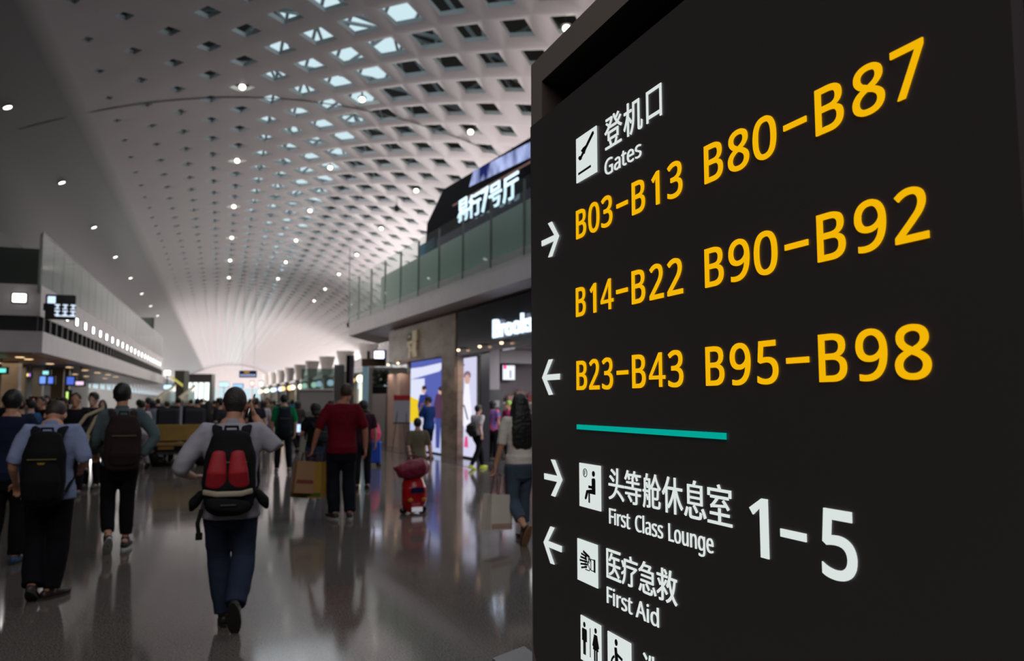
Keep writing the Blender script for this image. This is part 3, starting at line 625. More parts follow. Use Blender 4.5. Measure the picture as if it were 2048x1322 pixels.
def flat(name, pts, m, par, off=0.):
    b = B(); n = FN * off
    v = [b.verts.new(Vector(p) + n) for p in pts]; b.faces.new(v)
    r = bmesh.ops.extrude_face_region(b, geom=b.faces[:]); bmesh.ops.translate(b, vec=-FN * .004, verts=[x for x in r['geom'] if isinstance(x, bmesh.types.BMVert)])
    return ob(name, b, m, par)


def poly(t0, t1, z0, z1, pts, o): return [fl(t0 + (t1 - t0) * a, o, z0 + (z1 - z0) * b_) for a, b_ in pts]


def disc(n=14, cx=.5, cy=.5, rx=.1, ry=.1): return [(cx + rx * math.cos(2 * PI * k / n), cy + ry * math.sin(2 * PI * k / n)) for k in range(n)]


# poster one: two people before a blue and yellow wall
a0, a1 = tPo0, tPo1                                  # left to right in view = from far to near
g = thing('lightbox_poster', 'tall glowing poster of two people on blue, white and yellow beside the brown stone pillar', 'poster', (0, 0, 0))
bm = B(); fbox(bm, a1, a0, OFF + .06, OFF + .3, 0.0, 2.92); ob('lightbox', bm, M['dark'], g)
Z0, Z1, O1 = .05, 2.88, OFF + .055
P1 = lambda pts: poly(a0, a1, Z0, Z1, pts, O1)
E_ = lambda n, c, s=1.: emat('poster_' + n, c, s)
flat('poster_print', P1([(0, 0), (1, 0), (1, 1), (0, 1)]), E_('blue', (100, 112, 200), .8), g)
flat('picture_area', P1([(0, .42), (.46, .42), (.46, .8), (0, .8)]), E_('white', (226, 230, 252)), g, .006)
flat('picture_area', P1([(0, .0), (1, .0), (1, .3), (0, .3)]), E_('pale', (200, 208, 245), .9), g, .006)
flat('picture_area', P1([(0, .3), (.32, .3), (.3, .55), (0, .6)]), E_('yellow', (240, 205, 40)), g, .008)
flat('picture_area', P1([(0, .8), (.9, .86), (1, .9), (.95, .95), (.4, .93), (0, .93)]), E_('white', (226, 230, 252)), g, .008)
for cx, top, body, legs in ((.45, .7, (50, 62, 140), (225, 225, 245)), (.95, .68, (90, 60, 90), (70, 80, 150))):
    hx = cx
    flat('printed_person', P1([(hx - .2, .5), (hx - .13, .62), (hx + .12, .62), (min(1, hx + .2), .5), (min(1, hx + .14), .36), (hx - .14, .36)]), E_('top%d' % int(cx * 100), body, .9), g, .012)
    flat('printed_legs', P1([(hx - .14, .36), (min(1, hx + .14), .36), (min(1, hx + .12), .05), (hx + .02, .05), (hx, .3), (hx - .03, .05), (hx - .13, .05)]), E_('legs%d' % int(cx * 100), legs, .9), g, .010)
    flat('printed_face', P1([(min(1, a), b_) for a, b_ in disc(12, hx, top - .03, .07, .035)]), E_('skin', (225, 180, 165), .9), g, .014)
    flat('printed_hair', P1([(min(1, a), b_) for a, b_ in disc(12, hx + .01, top - .005, .075, .025)]), E_('hair', (70, 50, 55), .8), g, .016)
# poster two: a pale poster with a woman in white
o2 = OFF + .2
a0, a1 = ft(914, 800, o2), ft(953, 800, o2)
g = thing('lightbox_poster', 'tall pale glowing poster of a woman in white at the dark shop entrance', 'poster', (0, 0, 0))
bm = B(); fbox(bm, a1 - .03, a0 + .03, o2 + .02, o2 + .25, 0.0, 2.84); ob('lightbox', bm, M['dark'], g)
P2 = lambda pts: poly(a0, a1, .06, 2.8, pts, o2)
flat('poster_print', P2([(0, 0), (1, 0), (1, 1), (0, 1)]), E_('palewhite', (214, 214, 240)), g)
flat('picture_area', P2([(0, .0), (.12, .0), (.3, .14), (.12, .48), (0, .62)]), E_('greyblue', (84, 96, 128), .8), g, .006)
flat('picture_area', P2([(.2, .35), (.75, .2), (.8, .4), (.62, .75), (.45, .75), (.3, .55)]), E_('dress', (238, 236, 252), 1.1), g, .008)
flat('picture_area', P2([(.2, .5), (.36, .5), (.32, .66), (.24, .68)]), E_('pinkarm', (205, 110, 125), .9), g, .010)
flat('picture_area', P2(disc(14, .55, .82, .18, .045)), E_('bun', (150, 120, 140), .8), g, .010)
flat('printed_face', P2(disc(14, .55, .78, .13, .05)), E_('skin', (225, 180, 165), .9), g, .012)
flat('picture_area', P2([(.36, .52), (.42, .52), (.62, .37), (.56, .37)]), E_('strap', (60, 60, 80), .7), g, .012)
flat('picture_area', P2([(.4, .09), (.62, .09), (.58, .2), (.46, .2)]), E_('pink', (235, 90, 150), .9), g, .012)
flat('printed_caption', P2([(.1, .925), (.42, .925), (.42, .935), (.1, .935)]), E_('strap', (60, 60, 80), .7), g, .012)
# gilt emblem on the stone header
p0 = fac(812, 710, OFF - .05); g = thing('shop_emblem', 'gilded upright emblem on the brown stone shop header', 'emblem', (0, 0, 0))
e0, e1 = ft(815, 680, OFF), ft(838, 680, OFF)
gold = mat('gilt', (236, 214, 170), .35, metal=.25)
EM = lambda pts: poly(e0, e1, 3.02, 3.9, pts, OFF)
for pts in ([(.55, 1), (.95, 1), (.95, .62), (.7, .56), (.55, .62)], [(.1, .62), (.55, .66), (.92, .6), (.85, .52), (.4, .52), (.1, .42)],
            [(.55, .55), (.95, .55), (.88, .3), (.95, 0), (.62, 0), (.5, .25)], [(.2, .45), (.4, .5), (.5, .28), (.42, .2), (.45, 0), (.2, 0), (.25, .22)]):
    b_ = B(); v = [b_.verts.new(p + FN * .06) for p in EM(pts)]; b_.faces.new(v)
    r = bmesh.ops.extrude_face_region(b_, geom=b_.faces[:]); bmesh.ops.translate(b_, vec=-FN * .06, verts=[x for x in r['geom'] if isinstance(x, bmesh.types.BMVert)])
    ob('emblem_stroke', b_, gold, g)
flat('emblem_tile', EM([(.05, .68), (.5, .68), (.5, .95), (.05, .95)]), M['dark'], g, .03)
flat('emblem_dot', EM(disc(10, .28, .82, .1, .05)), gold, g, .05)
# glowing shop name on the dark header
t0 = ft(991, 650, OFF); wS = abs(ft(1070, 645, OFF) - t0)
me = textmesh('Brooks', 1, .03, .02)
xs = [v.co.x for v in me.vertices]; sc_ = wS / (max(xs) - min(xs)) * 1.02; mx_ = min(xs)
for v in me.vertices:
    v.co = fl(t0 - (v.co.x - mx_) * sc_, OFF - .06 - v.co.z, 3.18 + v.co.y * .46 / .72)
o = tag(ob('shop_lettering', me, emat('letter_glow_blue_white', (215, 232, 255), 1.7)), 'glowing white shop name letters on the dark header', 'lettering')
# small spot lamps under the fascia washing the shopfronts
PROT = None
for k, (px, lb) in enumerate(((783, 'leftmost spot lamp over the pinkish stone pillar'), (803, 'spot lamp over the dark doorway of the stone shop'), (925, 'spot lamp over the pale poster, first on the dark header'), (968, 'spot lamp on the dark header, left of the glowing name'), (1012, 'spot lamp on the dark header under the glowing name'))):
    t = ft(px, 700, OFF); z = 2.9 if k < 2 else 3.0
    g = thing('spot_lamp', 'small warm ' + lb, 'spot lamp', fl(t, OFF - .12, z))
    b1 = B(); ell(b1, (0, 0, 0), (.045, .045, .035), seg=10); b2 = B(); tube(b2, [(0, 0, .02), (.06, 0, .06), (.14, 0, .06)], [.03, .02, .02], 8)
    ob('bulb', b1, emat('spot_lamp_glow', (255, 205, 165), 4), g); ob('holder', b2, M['dark'], g)
    spot((-.02, 0, -.05), 26, 130, (1, .86, .74), parent=g)
# shop interior: ceiling band, screen, shelf with bags, display stand
def wbox(bm, T, px0, px1, py0, py1, d0, d1, z0=None):   # a block on the across wall, given by its outline
    o0, z1 = tw(px0, py0, T); o1, zz = tw(px1, py1, T)
    return fbox(bm, T - d1, T - d0, o0, o1, zz if z0 is None else z0, z1)


def wflat(name, T, px0, px1, py0, py1, d, m, par):
    b_ = B(); wbox(b_, T, px0, px1, py0, py1, d - .005, d); return ob(name, b_, m, par)


TS = TB - .3
g = thing('wall_screen', 'white lit square screen with a pink corner inside the dark shop', 'screen', (0, 0, 0))
bm = B(); wbox(bm, TS, 1002, 1028, 730, 761, 0, .1); ob('screen_case', bm, M['dark'], g)
wflat('display', TS, 1003, 1027, 731, 760, .11, emat('screen_white', (232, 236, 250), 1.2), g)
wflat('display_patch', TS, 1004, 1010, 731, 738, .12, emat('screen_pink', (240, 70, 140), 1.2), g)
wflat('display_patch', TS, 1017, 1019, 741, 756, .12, emat('screen_dark', (90, 95, 120), .6), g)
o_, z_ = tw(1015, 730, TS)
bm = B(); tube(bm, [fl(TS - .05, o_, z_), fl(TS - .05, o_, 3.3)], [.03, .03], 8); ob('mount', bm, M['dark'], g)
bm = B(); wbox(bm, TB - .9, 998, 1075, 700, 728, 0, .1); struct('trim_6', bm, mat('shop_white_ceiling', (225, 225, 228), .6))
g = thing('wall_shelf', 'long pale shelf on the rear shop wall holding handbags', 'shelf', (0, 0, 0))
zs = tw(1020, 804, TB - .5)[1]; oa_, ob_ = tw(1003, 800, TB - .5)[0], tw(1080, 800, TB - .5)[0]
bm = B(); fbox(bm, TB - .5, TB - .05, oa_, ob_, zs - .06, zs); ob('shelf_board', bm, mat('pale_shelf', (215, 200, 190), .5), g)
bm = B(); fbox(bm, TB - .45, TB - .05, oa_, ob_, 0, zs - .06); ob('shelf_base', bm, mat('shelf_base', (120, 110, 105), .6), g)
for k, (px, w_, h_, c, l) in enumerate(((1022, .30, .30, (205, 165, 150), 'pinkish handbag on the rear shop shelf, left one'), (1037, .34, .5, (190, 150, 140), 'taller rose handbag on the rear shop shelf'), (1055, .3, .34, (160, 70, 70), 'dark red handbag on the rear shop shelf'))):
    p = fl(TB - .28, tw(px, 800, TB - .28)[0] + .06 * k, zs)
    g = thing('handbag', l, 'bag', p, math.atan2(FD.y, FD.x) - PI / 2)
    bm = B(); rbox(bm, -w_ / 2, w_ / 2, -.09, .09, 0, h_ * .7, .04); ob('bag_body', bm, mat('bag_%d' % k, c, .4), g)
    bm = B(); tube(bm, [(-w_ * .25, 0, h_ * .65), (-w_ * .2, 0, h_ * .95), (w_ * .2, 0, h_ * .95), (w_ * .25, 0, h_ * .65)], [.015] * 4, 8); ob('bag_handle', bm, mat('bag_%d' % k, c, .4), g)
TC = TA - .25
g = thing('display_stand', 'dark shop stand with a printed grey panel behind the girl in white', 'display stand', (0, 0, 0))
bm = B(); wbox(bm, TC, 961, 1003, 779, 850, 0, .1); ob('stand_panel', bm, mat('stand_panel_grey', (62, 64, 68), .5, var=.4, scale=3), g)
bm = B(); wbox(bm, TC, 961, 1003, 849, 900, -.1, .2, 0); ob('stand_base', bm, M['dark'], g)
wflat('stand_patch', TC, 963, 972, 783, 802, .11, emat('stand_blue', (120, 165, 215), .5), g)
wflat('stand_script', TC, 969, 996, 801, 814, .11, mat('stand_pale', (150, 150, 155), .6), g)
# easel sign by the stone pillar
p = fac(803, 890, -.35); p.z = 0
g = thing('easel_sign', 'white notice board with a red heading on a thin easel by the stone pillar', 'sign', p, -.6)
bm = B(); rbox(bm, -.27, .27, -.02, .02, .92, 1.62, .01); ob('notice_board', bm, mat('notice_white', (190, 184, 190), .5), g)
bm = B(); rbox(bm, -.27, .27, -.03, .025, 1.62, 1.78, .01); ob('heading_strip', bm, mat('notice_red', (190, 40, 50), .5), g)
for x0, y0 in ((-.25, -.15), (.25, -.15), (0, .35)):
    bm = B(); tube(bm, [(x0 * .5, .03, 1.6), (x0, y0, 0.01)], [.012, .012], 8); ob('leg', bm, M['dark'], g)
bm = B(); box(bm, -.28, .28, -.05, .02, .89, .92); ob('ledge', bm, M['dark'], g)
t = ft(790, 793, OFF - .03); q = fac(790, 793, OFF - .03)
g = thing('wall_plaque', 'small brown plaque on the pinkish stone pillar', 'plaque', (0, 0, 0))
bm = B(); fbox(bm, t - .1, t + .1, OFF - .05, OFF - .02, q.z - .05, q.z + .05); ob('plate', bm, mat('plaque_brown', (70, 48, 20), .4), g)
bm = B(); fbox(bm, t - .115, t + .115, OFF - .035, OFF - .018, q.z - .065, q.z + .065); ob('plaque_frame', bm, M['dark'], g)

# balcony glass
g = thing('glass_balustrade', 'tall greenish glass balustrade on the right balcony edge above the shops', 'balustrade', (0, 0, 0))
t = -16.
k = 0
while t < 12.4:
    bm = B(); fbox(bm, t + .02, min(t + 1.9, 12.5), -.1, -.08, 4.85, 6.62); ob('glass_panel', bm, M['glass'], g)
    bm = B(); fbox(bm, t - .02, t + .02, -.075, -.02, 4.85, 6.6); ob('post', bm, M['grey'], g)
    for z in (5.25, 6.1):
        pass
    t += 1.92
bm = B(); fbox(bm, -16, 8.2, .12, .2, 5.05, 6.18); ob('backing_panel', bm, M['backpan'], g)
bm = B(); fbox(bm, 12.48, 12.5, -.1, 6, 4.85, 6.62); ob('glass_panel', bm, M['glass'], g)
# lounge pavilion on the upper floor
PO = 1.0
tl = {n: (fac(x, y, PO) - FQ).dot(FD) for n, x, y in (('b', 848, 446), ('t', 880, 378))}
zt = fac(880, 378, PO).z; zb = fac(848, 446, PO).z
sl = (fac(1058, 270, PO).z - zt) / (ft(1058, 270, PO) - ft(880, 378, PO))
tr = -18.
ztr = zt + sl * (tr - tl['t'])
bm = B()
prof = [(tl['b'] + .6, 5.05), (tl['b'], zb), (tl['t'], zt), (tr, ztr), (tr, 5.05)]
prism(bm, prof, PO + .12, 7.2, lambda a, b_, c: fl(a, c, b_))
g = tag(ob('pavilion', bm, mat('pavilion_navy_black', (12, 12, 18), .75, spec=.03)), 'black angular lounge pavilion on the right upper floor', 'pavilion')
# light band and the long lit sign
g = thing('video_band', 'blue white glowing light band along the top of the black pavilion', 'light band', (0, 0, 0))
ta, tb = ft(932, 370, PO), -16
q0, q1 = fac(932, 372, PO).z, fac(938, 340, PO).z
z_a0, z_a1 = fac(932, 372, PO).z - .02, fac(945, 338, PO).z
zr0, zr1 = fac(1058, 312, PO).z, fac(1058, 282, PO).z
tq = ft(1058, 300, PO)
ext = lambda za, zr: za + (zr - za) * (tb - ta) / (tq - ta)
bandm = bpy.data.materials.new('band_glow'); bandm.use_nodes = True; nt = bandm.node_tree; nt.nodes.clear()
tcn = nt.nodes.new('ShaderNodeTexCoord'); mp = nt.nodes.new('ShaderNodeMapping'); mp.inputs['Scale'].default_value = (.9, .9, .5); mp.inputs['Rotation'].default_value = (.7, 0, 0)
nz = nt.nodes.new('ShaderNodeTexNoise'); nz.inputs['Scale'].default_value = 1.6; nz.inputs['Detail'].default_value = 3
rr = nt.nodes.new('ShaderNodeValToRGB'); rr.color_ramp.elements[0].position = .36; rr.color_ramp.elements[0].color = lin((30, 38, 96)) + (1,); rr.color_ramp.elements[1].position = .62; rr.color_ramp.elements[1].color = lin((186, 200, 250)) + (1,)
em = nt.nodes.new('ShaderNodeEmission'); em.inputs[1].default_value = 1.0; oo = nt.nodes.new('ShaderNodeOutputMaterial')
nt.links.new(tcn.outputs['Object'], mp.inputs[0]); nt.links.new(mp.outputs[0], nz.inputs[0]); nt.links.new(nz.outputs[0], rr.inputs[0]); nt.links.new(rr.outputs[0], em.inputs[0]); nt.links.new(em.outputs[0], oo.inputs[0])
flat('light_panel', [fl(ta, PO + .1, z_a0), fl(tb, PO + .1, ext(z_a0, zr0)), fl(tb, PO + .1, ext(z_a1, zr1)), fl(ta - .35, PO + .1, z_a1)], bandm, g)
bm = B()
za, zb_ = fac(870, 440, PO).z, fac(1058, 345, PO).z
bar(bm, fl(ft(908, 415, PO), PO - .02, fac(908, 412, PO).z), fl(-16, PO - .02, fac(908, 412, PO).z + (fac(1058, 328, PO).z - fac(908, 412, PO).z) * (-16 - ft(908, 415, PO)) / (tq - ft(908, 415, PO))), .06)
ob('copper_trim', bm, mat('copper_trim', (150, 90, 70), .35, metal=.6), g)
o0 = PO + .0
t0, t1 = ft(919, 430, o0), ft(1042, 370, o0)
za0, za1 = fac(919, 448, o0).z, fac(919, 403, o0).z
zb0, zb1 = fac(1042, 393, o0).z, fac(1042, 343, o0).z
g = thing('lounge_lettering', 'row of big glowing white Chinese letters on the right pavilion', 'lettering', (0, 0, 0))
bounds = [(919, 940), (941, 966), (966, 982), (982, 1008), (1010, 1042)]
for ch, (xa, xb) in zip('易行7号厅', bounds):
    me = textmesh(ch, 1, .02, .01)
    u0, u1 = ft(xa, 420, o0), ft(xb, 400, o0)
    f = lambda a, b_, c: fl(a, o0 - .06 - c, b_)
    m0 = (u0 + u1) / 2; k_ = (m0 - t0) / (t1 - t0)
    zz0, zz1 = za0 + (zb0 - za0) * k_, za1 + (zb1 - za1) * k_
    fit(me, u0, u1 + .04, zz0, zz1, f)
    ob('letter', me, emat('letter_glow_cyan', (208, 236, 255), 1.6), g)
bm = B(); fbox(bm, tl['b'] - 1.2, -16, PO + .02, PO + .1, 5.05, 7.0); struct('window_3', bm, mat('lounge_tinted_glazing', (46, 52, 72), .12))
bm = B(); fbox(bm, tl['b'] + .55, tl['b'] - 1.2, PO - .02, PO + .08, 5.05, 7.1); struct('window_4', bm, glassmat('bluish_glass', (120, 160, 175), .05, haze=.25, hazecol=(110, 150, 165)))

# ------------------------------------------------------------------ things further back on the right


def back_box(name, label, cat, px0, px1, py0, py1, d, depth, m, part='body', zfloor=False):
    a, c = atd(px0, py1, d), atd(px1, py0, d)
    z0 = 0 if zfloor else a.z
    w_ = math.hypot(c.x - a.x, c.y - a.y)
    g = thing(name, label, cat, (a.x, a.y, z0), -YAW)
    bm = B(); rbox(bm, 0, w_, 0, depth, 0, c.z - z0, .02); ob(part, bm, m, g)
    return g, w_, c.z - z0


g, w_, h_ = back_box('dark_pillar', 'slim black pillar behind the head of the man in the red shirt', 'pillar', 689, 706, 710, 900, 30, .3, M['black'], 'pillar_core', True)
bm = B(); rbox(bm, w_ * .55, w_ + .01, -.02, .2, 0, h_ - .02, .02); ob('cladding', bm, mat('purple_grey', (70, 60, 72), .4), g)
g, w_, h_ = back_box('glass_partition', 'tall ribbed grey glass partition left of the slim black pillar', 'partition', 665, 688, 730, 890, 31, .15, glassmat('grey_partition_glass', (120, 122, 126), .1, haze=.35, hazecol=(120, 120, 124)), 'pane', True)
for k in range(5):
    bm = B(); tube(bm, [(w_ * (k + .5) / 5, -.04, 0), (w_ * (k + .5) / 5, -.04, h_)], [.03, .03], 8); ob('rib', bm, M['steel'], g)
g, w_, h_ = back_box('service_counter', 'long pale frosted counter wall left of the ribbed partition', 'counter', 596, 666, 781, 905, 36, .6, mat('frosted_pale', (150, 144, 146), .4), 'counter_front', True)
bm = B(); rbox(bm, -.03, w_ + .03, -.06, .66, h_, h_ + .06, .02); ob('counter_top', bm, mat('counter_top', (190, 184, 186), .4), g)
bm = B(); rbox(bm, .0, w_, -.03, -.0, .1, h_ * .55, .01); ob('lower_panel', bm, mat('counter_green_grey', (112, 118, 108), .4), g)
bm = B(); rbox(bm, 0, w_, .25, .28, h_ + .05, h_ + 1.0, .005); ob('glass_screen', bm, M['glass2'], g)
g, w_, h_ = back_box('grey_kiosk', 'plain grey kiosk panel beside the pinkish stone pillar', 'kiosk', 743, 773, 788, 897, 29.4, .5, mat('kiosk_grey', (124, 116, 116), .5), 'kiosk_panel', True)
bm = B(); rbox(bm, w_ * .62, w_ * .95, -.02, .02, 0, h_ * .6, .02); ob('door', bm, M['grey'], g)
g, w_, h_ = back_box('plant_box', 'dark planter full of leaves on top of the grey kiosk', 'planter', 744, 773, 772, 788, 29.5, .45, M['black'], 'planter')
bm = B(); random.seed(3)
for k in range(150):
    c = Vector((random.uniform(0, w_), random.uniform(.05, .4), h_ + random.uniform(0, .6)))
    ell(bm, c, (.07, .03, .05), Matrix.Rotation(random.uniform(0, 6), 3, 'Z') @ Matrix.Rotation(random.uniform(-1, 1), 3, 'X'), 6)
ob('foliage', bm, mat('dark_leaves', (34, 42, 28), .6), g)
g, w_, h_ = back_box('kiosk_sign', 'bright white glowing sign block above the brown beam on the right', 'sign', 748, 768, 702, 717, 31, .3, emat('kiosk_sign_glow', (225, 228, 255), 2.6), 'sign_face')
bm = B(); rbox(bm, -.05, w_ + .05, .05, .36, -.05, h_ + .05, .02); ob('sign_case', bm, M['dark'], g)
g, w_, h_ = back_box('brown_beam', 'dark brown wooden beam under the bright white sign on the right', 'beam', 723, 771, 717, 732, 31.5, .3, mat('brown_wood', (84, 58, 30), .5, var=.3, scale=4), 'beam')
bm = B(); rbox(bm, .2, .3, .05, .2, h_, h_ + .3, .02); ob('bracket', bm, M['dark'], g)
g, w_, h_ = back_box('lit_column', 'upright pale blue lit column right of the slim black pillar', 'lit column', 722, 735, 730, 890, 33, .35, mat('pale_blue_column', (120, 150, 165), .4, emit=.35), 'column_body', True)
bm = B(); rbox(bm, -.1, w_ + .1, -.1, .45, 0, 1.2, .03); ob('column_base', bm, M['grey'], g)
# far row of lit shopfront bays
random.seed(11)
for k in range(9):
    d = 44 + 7 * k; x0 = 7.6 - k * .35; y0 = 44 + 7 * k
    g = thing('shop_bay', 'far lit shop bay on the right, %s in the row' % (ORD[k]), 'shop bay', (x0, y0, 0), 0, 'far lit shop bays on the right')
    bm = B(); box(bm, 0, .5, 0, .25, 0, 3.3); box(bm, 0, .5, 6.5, 6.75, 0, 3.3); box(bm, -.1, 3.5, 0, 6.9, 3.3, 3.5); ob('bay_frame', bm, mat('bay_frame_grey', (116, 110, 106), .5), g)
    bm = B(); tube(bm, [(.6, 3.4, 3.5), (.6, 3.4, 4.3), (.6, 3.4, 5.0)], [.35, .45, .62], 16, caps=False); ob('column_head', bm, mat('column_head_white', (226, 216, 210), .5), g)
    for q_, y_ in enumerate((1.6, 4.9)):
        bm = B(); ell(bm, (-.15, y_, 2.9), (.22, .22, .22), None, 12); ob('globe', bm, emat('bay_globe_%d' % ((k + q_) % 4), ((255, 250, 220), (255, 206, 140), (205, 220, 255), (225, 255, 235))[(k + q_) % 4], 2.2), g)
    bm = B(); box(bm, .6, .7, .3, 6.4, 1.5, 2.7); ob('lit_window', bm, emat('bay_glow_%d' % (k % 3), ((236, 240, 214), (255, 232, 200), (214, 236, 240))[k % 3], 1.5), g)
    bm = B(); box(bm, .5, .9, .5, 6.2, 0, 1.1); ob('bay_counter', bm, mat('bay_counter', (120, 124, 118), .5), g)
# far left: exit portal, lit sign, escalator, column, hanging direction sign
g, w_, h_ = back_box('lit_sign', 'blue white glowing sign at the far end of the left mezzanine', 'sign', 327, 343, 770, 778, 55, .3, emat('cyan_sign', (190, 225, 255), 1.8), 'sign_face')
bm = B(); tube(bm, [(w_ / 2, .2, -g.location.z), (w_ / 2, .2, 0)], [.05, .05], 8); ob('stand', bm, M['dark'], g)
bm = B(); rbox(bm, -.05, w_ + .05, .04, .36, -.05, h_ + .05, .02); ob('sign_case', bm, M['dark'], g)
g, w_, h_ = back_box('round_lamp', 'round white globe lamp at the far end of the left mezzanine', 'lamp', 328, 338, 741, 750, 58, .3, emat('globe', (255, 246, 232), 2.5), 'globe')
bm = B(); tube(bm, [(w_ / 2, .15, -g.location.z), (w_ / 2, .15, 0)], [.04, .04], 8); ob('stem', bm, M['dark'], g)
g, w_, h_ = back_box('olive_column', 'broad grey green column beyond the left mezzanine', 'column', 346, 369, 741, 830, 58, .9, mat('olive_grey', (92, 92, 78), .5), 'shaft', True)
bm = B(); hexa(bm, [(-.2, -.05, h_ - .6), (-.2, .0, h_ - .6), (w_ * .9, 0, h_ - 1.2), (w_ * .9, -.05, h_ - 1.2), (-.2, -.05, h_ - .4), (-.2, 0, h_ - .4), (w_ * .9, 0, h_ - 1.0), (w_ * .9, -.05, h_ - 1.0)]); ob('yellow_stripe', bm, emat('yellow_strip', (215, 205, 110), .8), g)
g, w_, h_ = back_box('exit_portal', 'grey portal with bright white doors at the far left', 'portal', 369, 424, 748, 830, 70, .8, mat('portal_grey', (110, 104, 104), .5), 'portal_frame', True)
for k in range(4):
    bm = B(); rbox(bm, w_ * (.08 + .22 * k), w_ * (.08 + .22 * k + .17), -.04, .02, .3, h_ - .75, .01); ob('lit_door', bm, emat('portal_glow', (236, 250, 245), 1.8), g)
g, w_, h_ = back_box('direction_sign', 'dark blue hanging direction sign far down the concourse', 'sign', 478, 512, 741, 755, 62, .25, mat('navy_sign', (34, 46, 92), .4, emit=.15), 'sign_board')
bm = B()
for k in range(6): box(bm, .12 + k * .2, .24 + k * .2, -.015, 0, h_ * .2, h_ * .45)
ob('sign_text', bm, emat('sign_text_glow', (190, 205, 250), 1.0), g)
bm = B(); box(bm, w_ * .3, w_ * .6, -.015, 0, h_ * .6, h_ * .85); ob('sign_symbol', bm, emat('amber_mark', (200, 140, 60), .9), g)
bm = B(); zt_ = zc(g.location.x) + .02 - g.location.z; tube(bm, [(.2, .1, h_), (.2, .1, zt_)], [.012, .012], 6); tube(bm, [(w_ - .2, .1, h_), (w_ - .2, .1, zt_)], [.012, .012], 6); ob('hanger', bm, M['steel'], g)
for px0, px1, py0, py1, d, l, c in ((438, 458, 764, 774, 88, 'pale cyan lit board far off, left of the direction sign', (190, 230, 245)), (466, 486, 768, 776, 80, 'long pale blue lit counter sign straight below the direction sign', (150, 195, 235)), (500, 509, 762, 772, 90, 'pale pink lit board far off, right below the direction sign', (250, 225, 220)), (517, 528, 762, 774, 84, 'white lit board far off at the right end of the far crowd', (240, 240, 235))):
    screen(px0, px1, py0, py1, d, l, [c], 'lit_board', 'lit board')
a = atd(306, 800, 33); c = atd(343, 776, 38)
g = thing('escalator', 'escalator with pale slanting handrails behind the crowd at the left', 'escalator', (a.x, a.y, 0))
dv = Vector((c.x - a.x, c.y - a.y, c.z - a.z))
for sx in (0, .9):
    bm = B(); bar(bm, Vector((sx, 0, a.z)), Vector((sx, 0, a.z)) + dv * 1.25, .08, .09); ob('handrail', bm, mat('handrail_beige', (190, 178, 140), .4), g)
    bm = B(); bar(bm, Vector((sx, 0, a.z - .5)), Vector((sx, 0, a.z - .5)) + dv * 1.25, .04, .9); ob('side_panel', bm, M['glass2'], g)
bm = B(); bar(bm, Vector((.45, 0, a.z - 1.0)), Vector((.45, 0, a.z - 1.0)) + dv * 1.25, .8, .3); ob('step_band', bm, M['dark'], g)
bm = B(); box(bm, -.05, .95, -.3, .6, -.0, a.z - .9); ob('base', bm, M['dark'], g)
# ------------------------------------------------------------------ the big wayfinding sign
SA = math.atan((CX - 393) / (F / CP)) - YAW
r = ray(1063, HOR); k = 3.0 / (r.x * SYW + r.y * CYW)
SP0 = Vector((r.x * k, r.y * k, 0))
SN = Vector((-math.cos(SA), -math.sin(SA), 0)); SD = Vector((math.sin(SA), -math.cos(SA), 0))


def sgo(px, py, off):                              # sign coordinates (s, z) on the plane off metres behind the face
    r = ray(px, py); q = SP0 - SN * off; p = EYE + r * ((q - EYE).dot(SN) / r.dot(SN)); return (p - SP0).dot(SD), p.z


sign = thing('wayfinding_sign', 'huge black airport gate sign with yellow gate numbers and white pictograms', 'sign', SP0, -PI / 2 + SA)
ZB, ZT, SW = .61, 2.613, 1.935
bm = B()
pts = [(SW, ZB), (SW, ZT), (-.006, ZT), (.012, ZB + .07)] + [(.012 + .07 * (1 - math.cos(a)), ZB + .07 * (1 - math.sin(a))) for a in [PI / 2 * k / 6 for k in range(1, 7)]]
prism(bm, pts, 0, .03)
ob('face_panel', bm, mat('sign_black_acrylic', (76, 71, 73), .34, spec=.4), sign)
fo, fi, rc = .05, .05, .16
A, Bp, C_ = sgo(1062, 130.8, fo), sgo(1083.6, 162.3, fi), sgo(1140, 188, rc)
gm = mat('warm_grey_frame', (150, 140, 134), .5)
SR = 2.3
bm = B()
box(bm, A[0], Bp[0], fo, .3, .15, A[1]); box(bm, Bp[0], SR, fo, .3, Bp[1], A[1]); ob('frame', bm, gm, sign)
bm = B()
v = [bm.verts.new(p) for p in ((Bp[0], fi, Bp[1]), (SR, fi, Bp[1]), (SR, rc, C_[1]), (C_[0], rc, C_[1]))]; bm.faces.new(v); ob('recess_soffit', bm, mat('recess_black', (20, 18, 16), .6), sign)
bm = B()
v = [bm.verts.new(p) for p in ((Bp[0], fi, .2), (Bp[0], fi, Bp[1]), (C_[0], rc, C_[1]), (C_[0], rc, .2))]; bm.faces.new(v); ob('recess_side', bm, mat('recess_redbrown', (58, 40, 34), .6), sign)
bm = B(); box(bm, C_[0] - .02, SR, rc, .3, .2, C_[1] + .02); ob('back_panel', bm, mat('recess_black', (20, 18, 16), .6), sign)
bm = B(); box(bm, A[0] + .02, SR, .06, .34, 0.0, .16); ob('base', bm, gm, sign)
WHT = emat('sign_white', (226, 234, 232), .92); YEL = emat('sign_yellow', (255, 190, 5), .9); INK = mat('sign_ink', (16, 18, 22), .4)
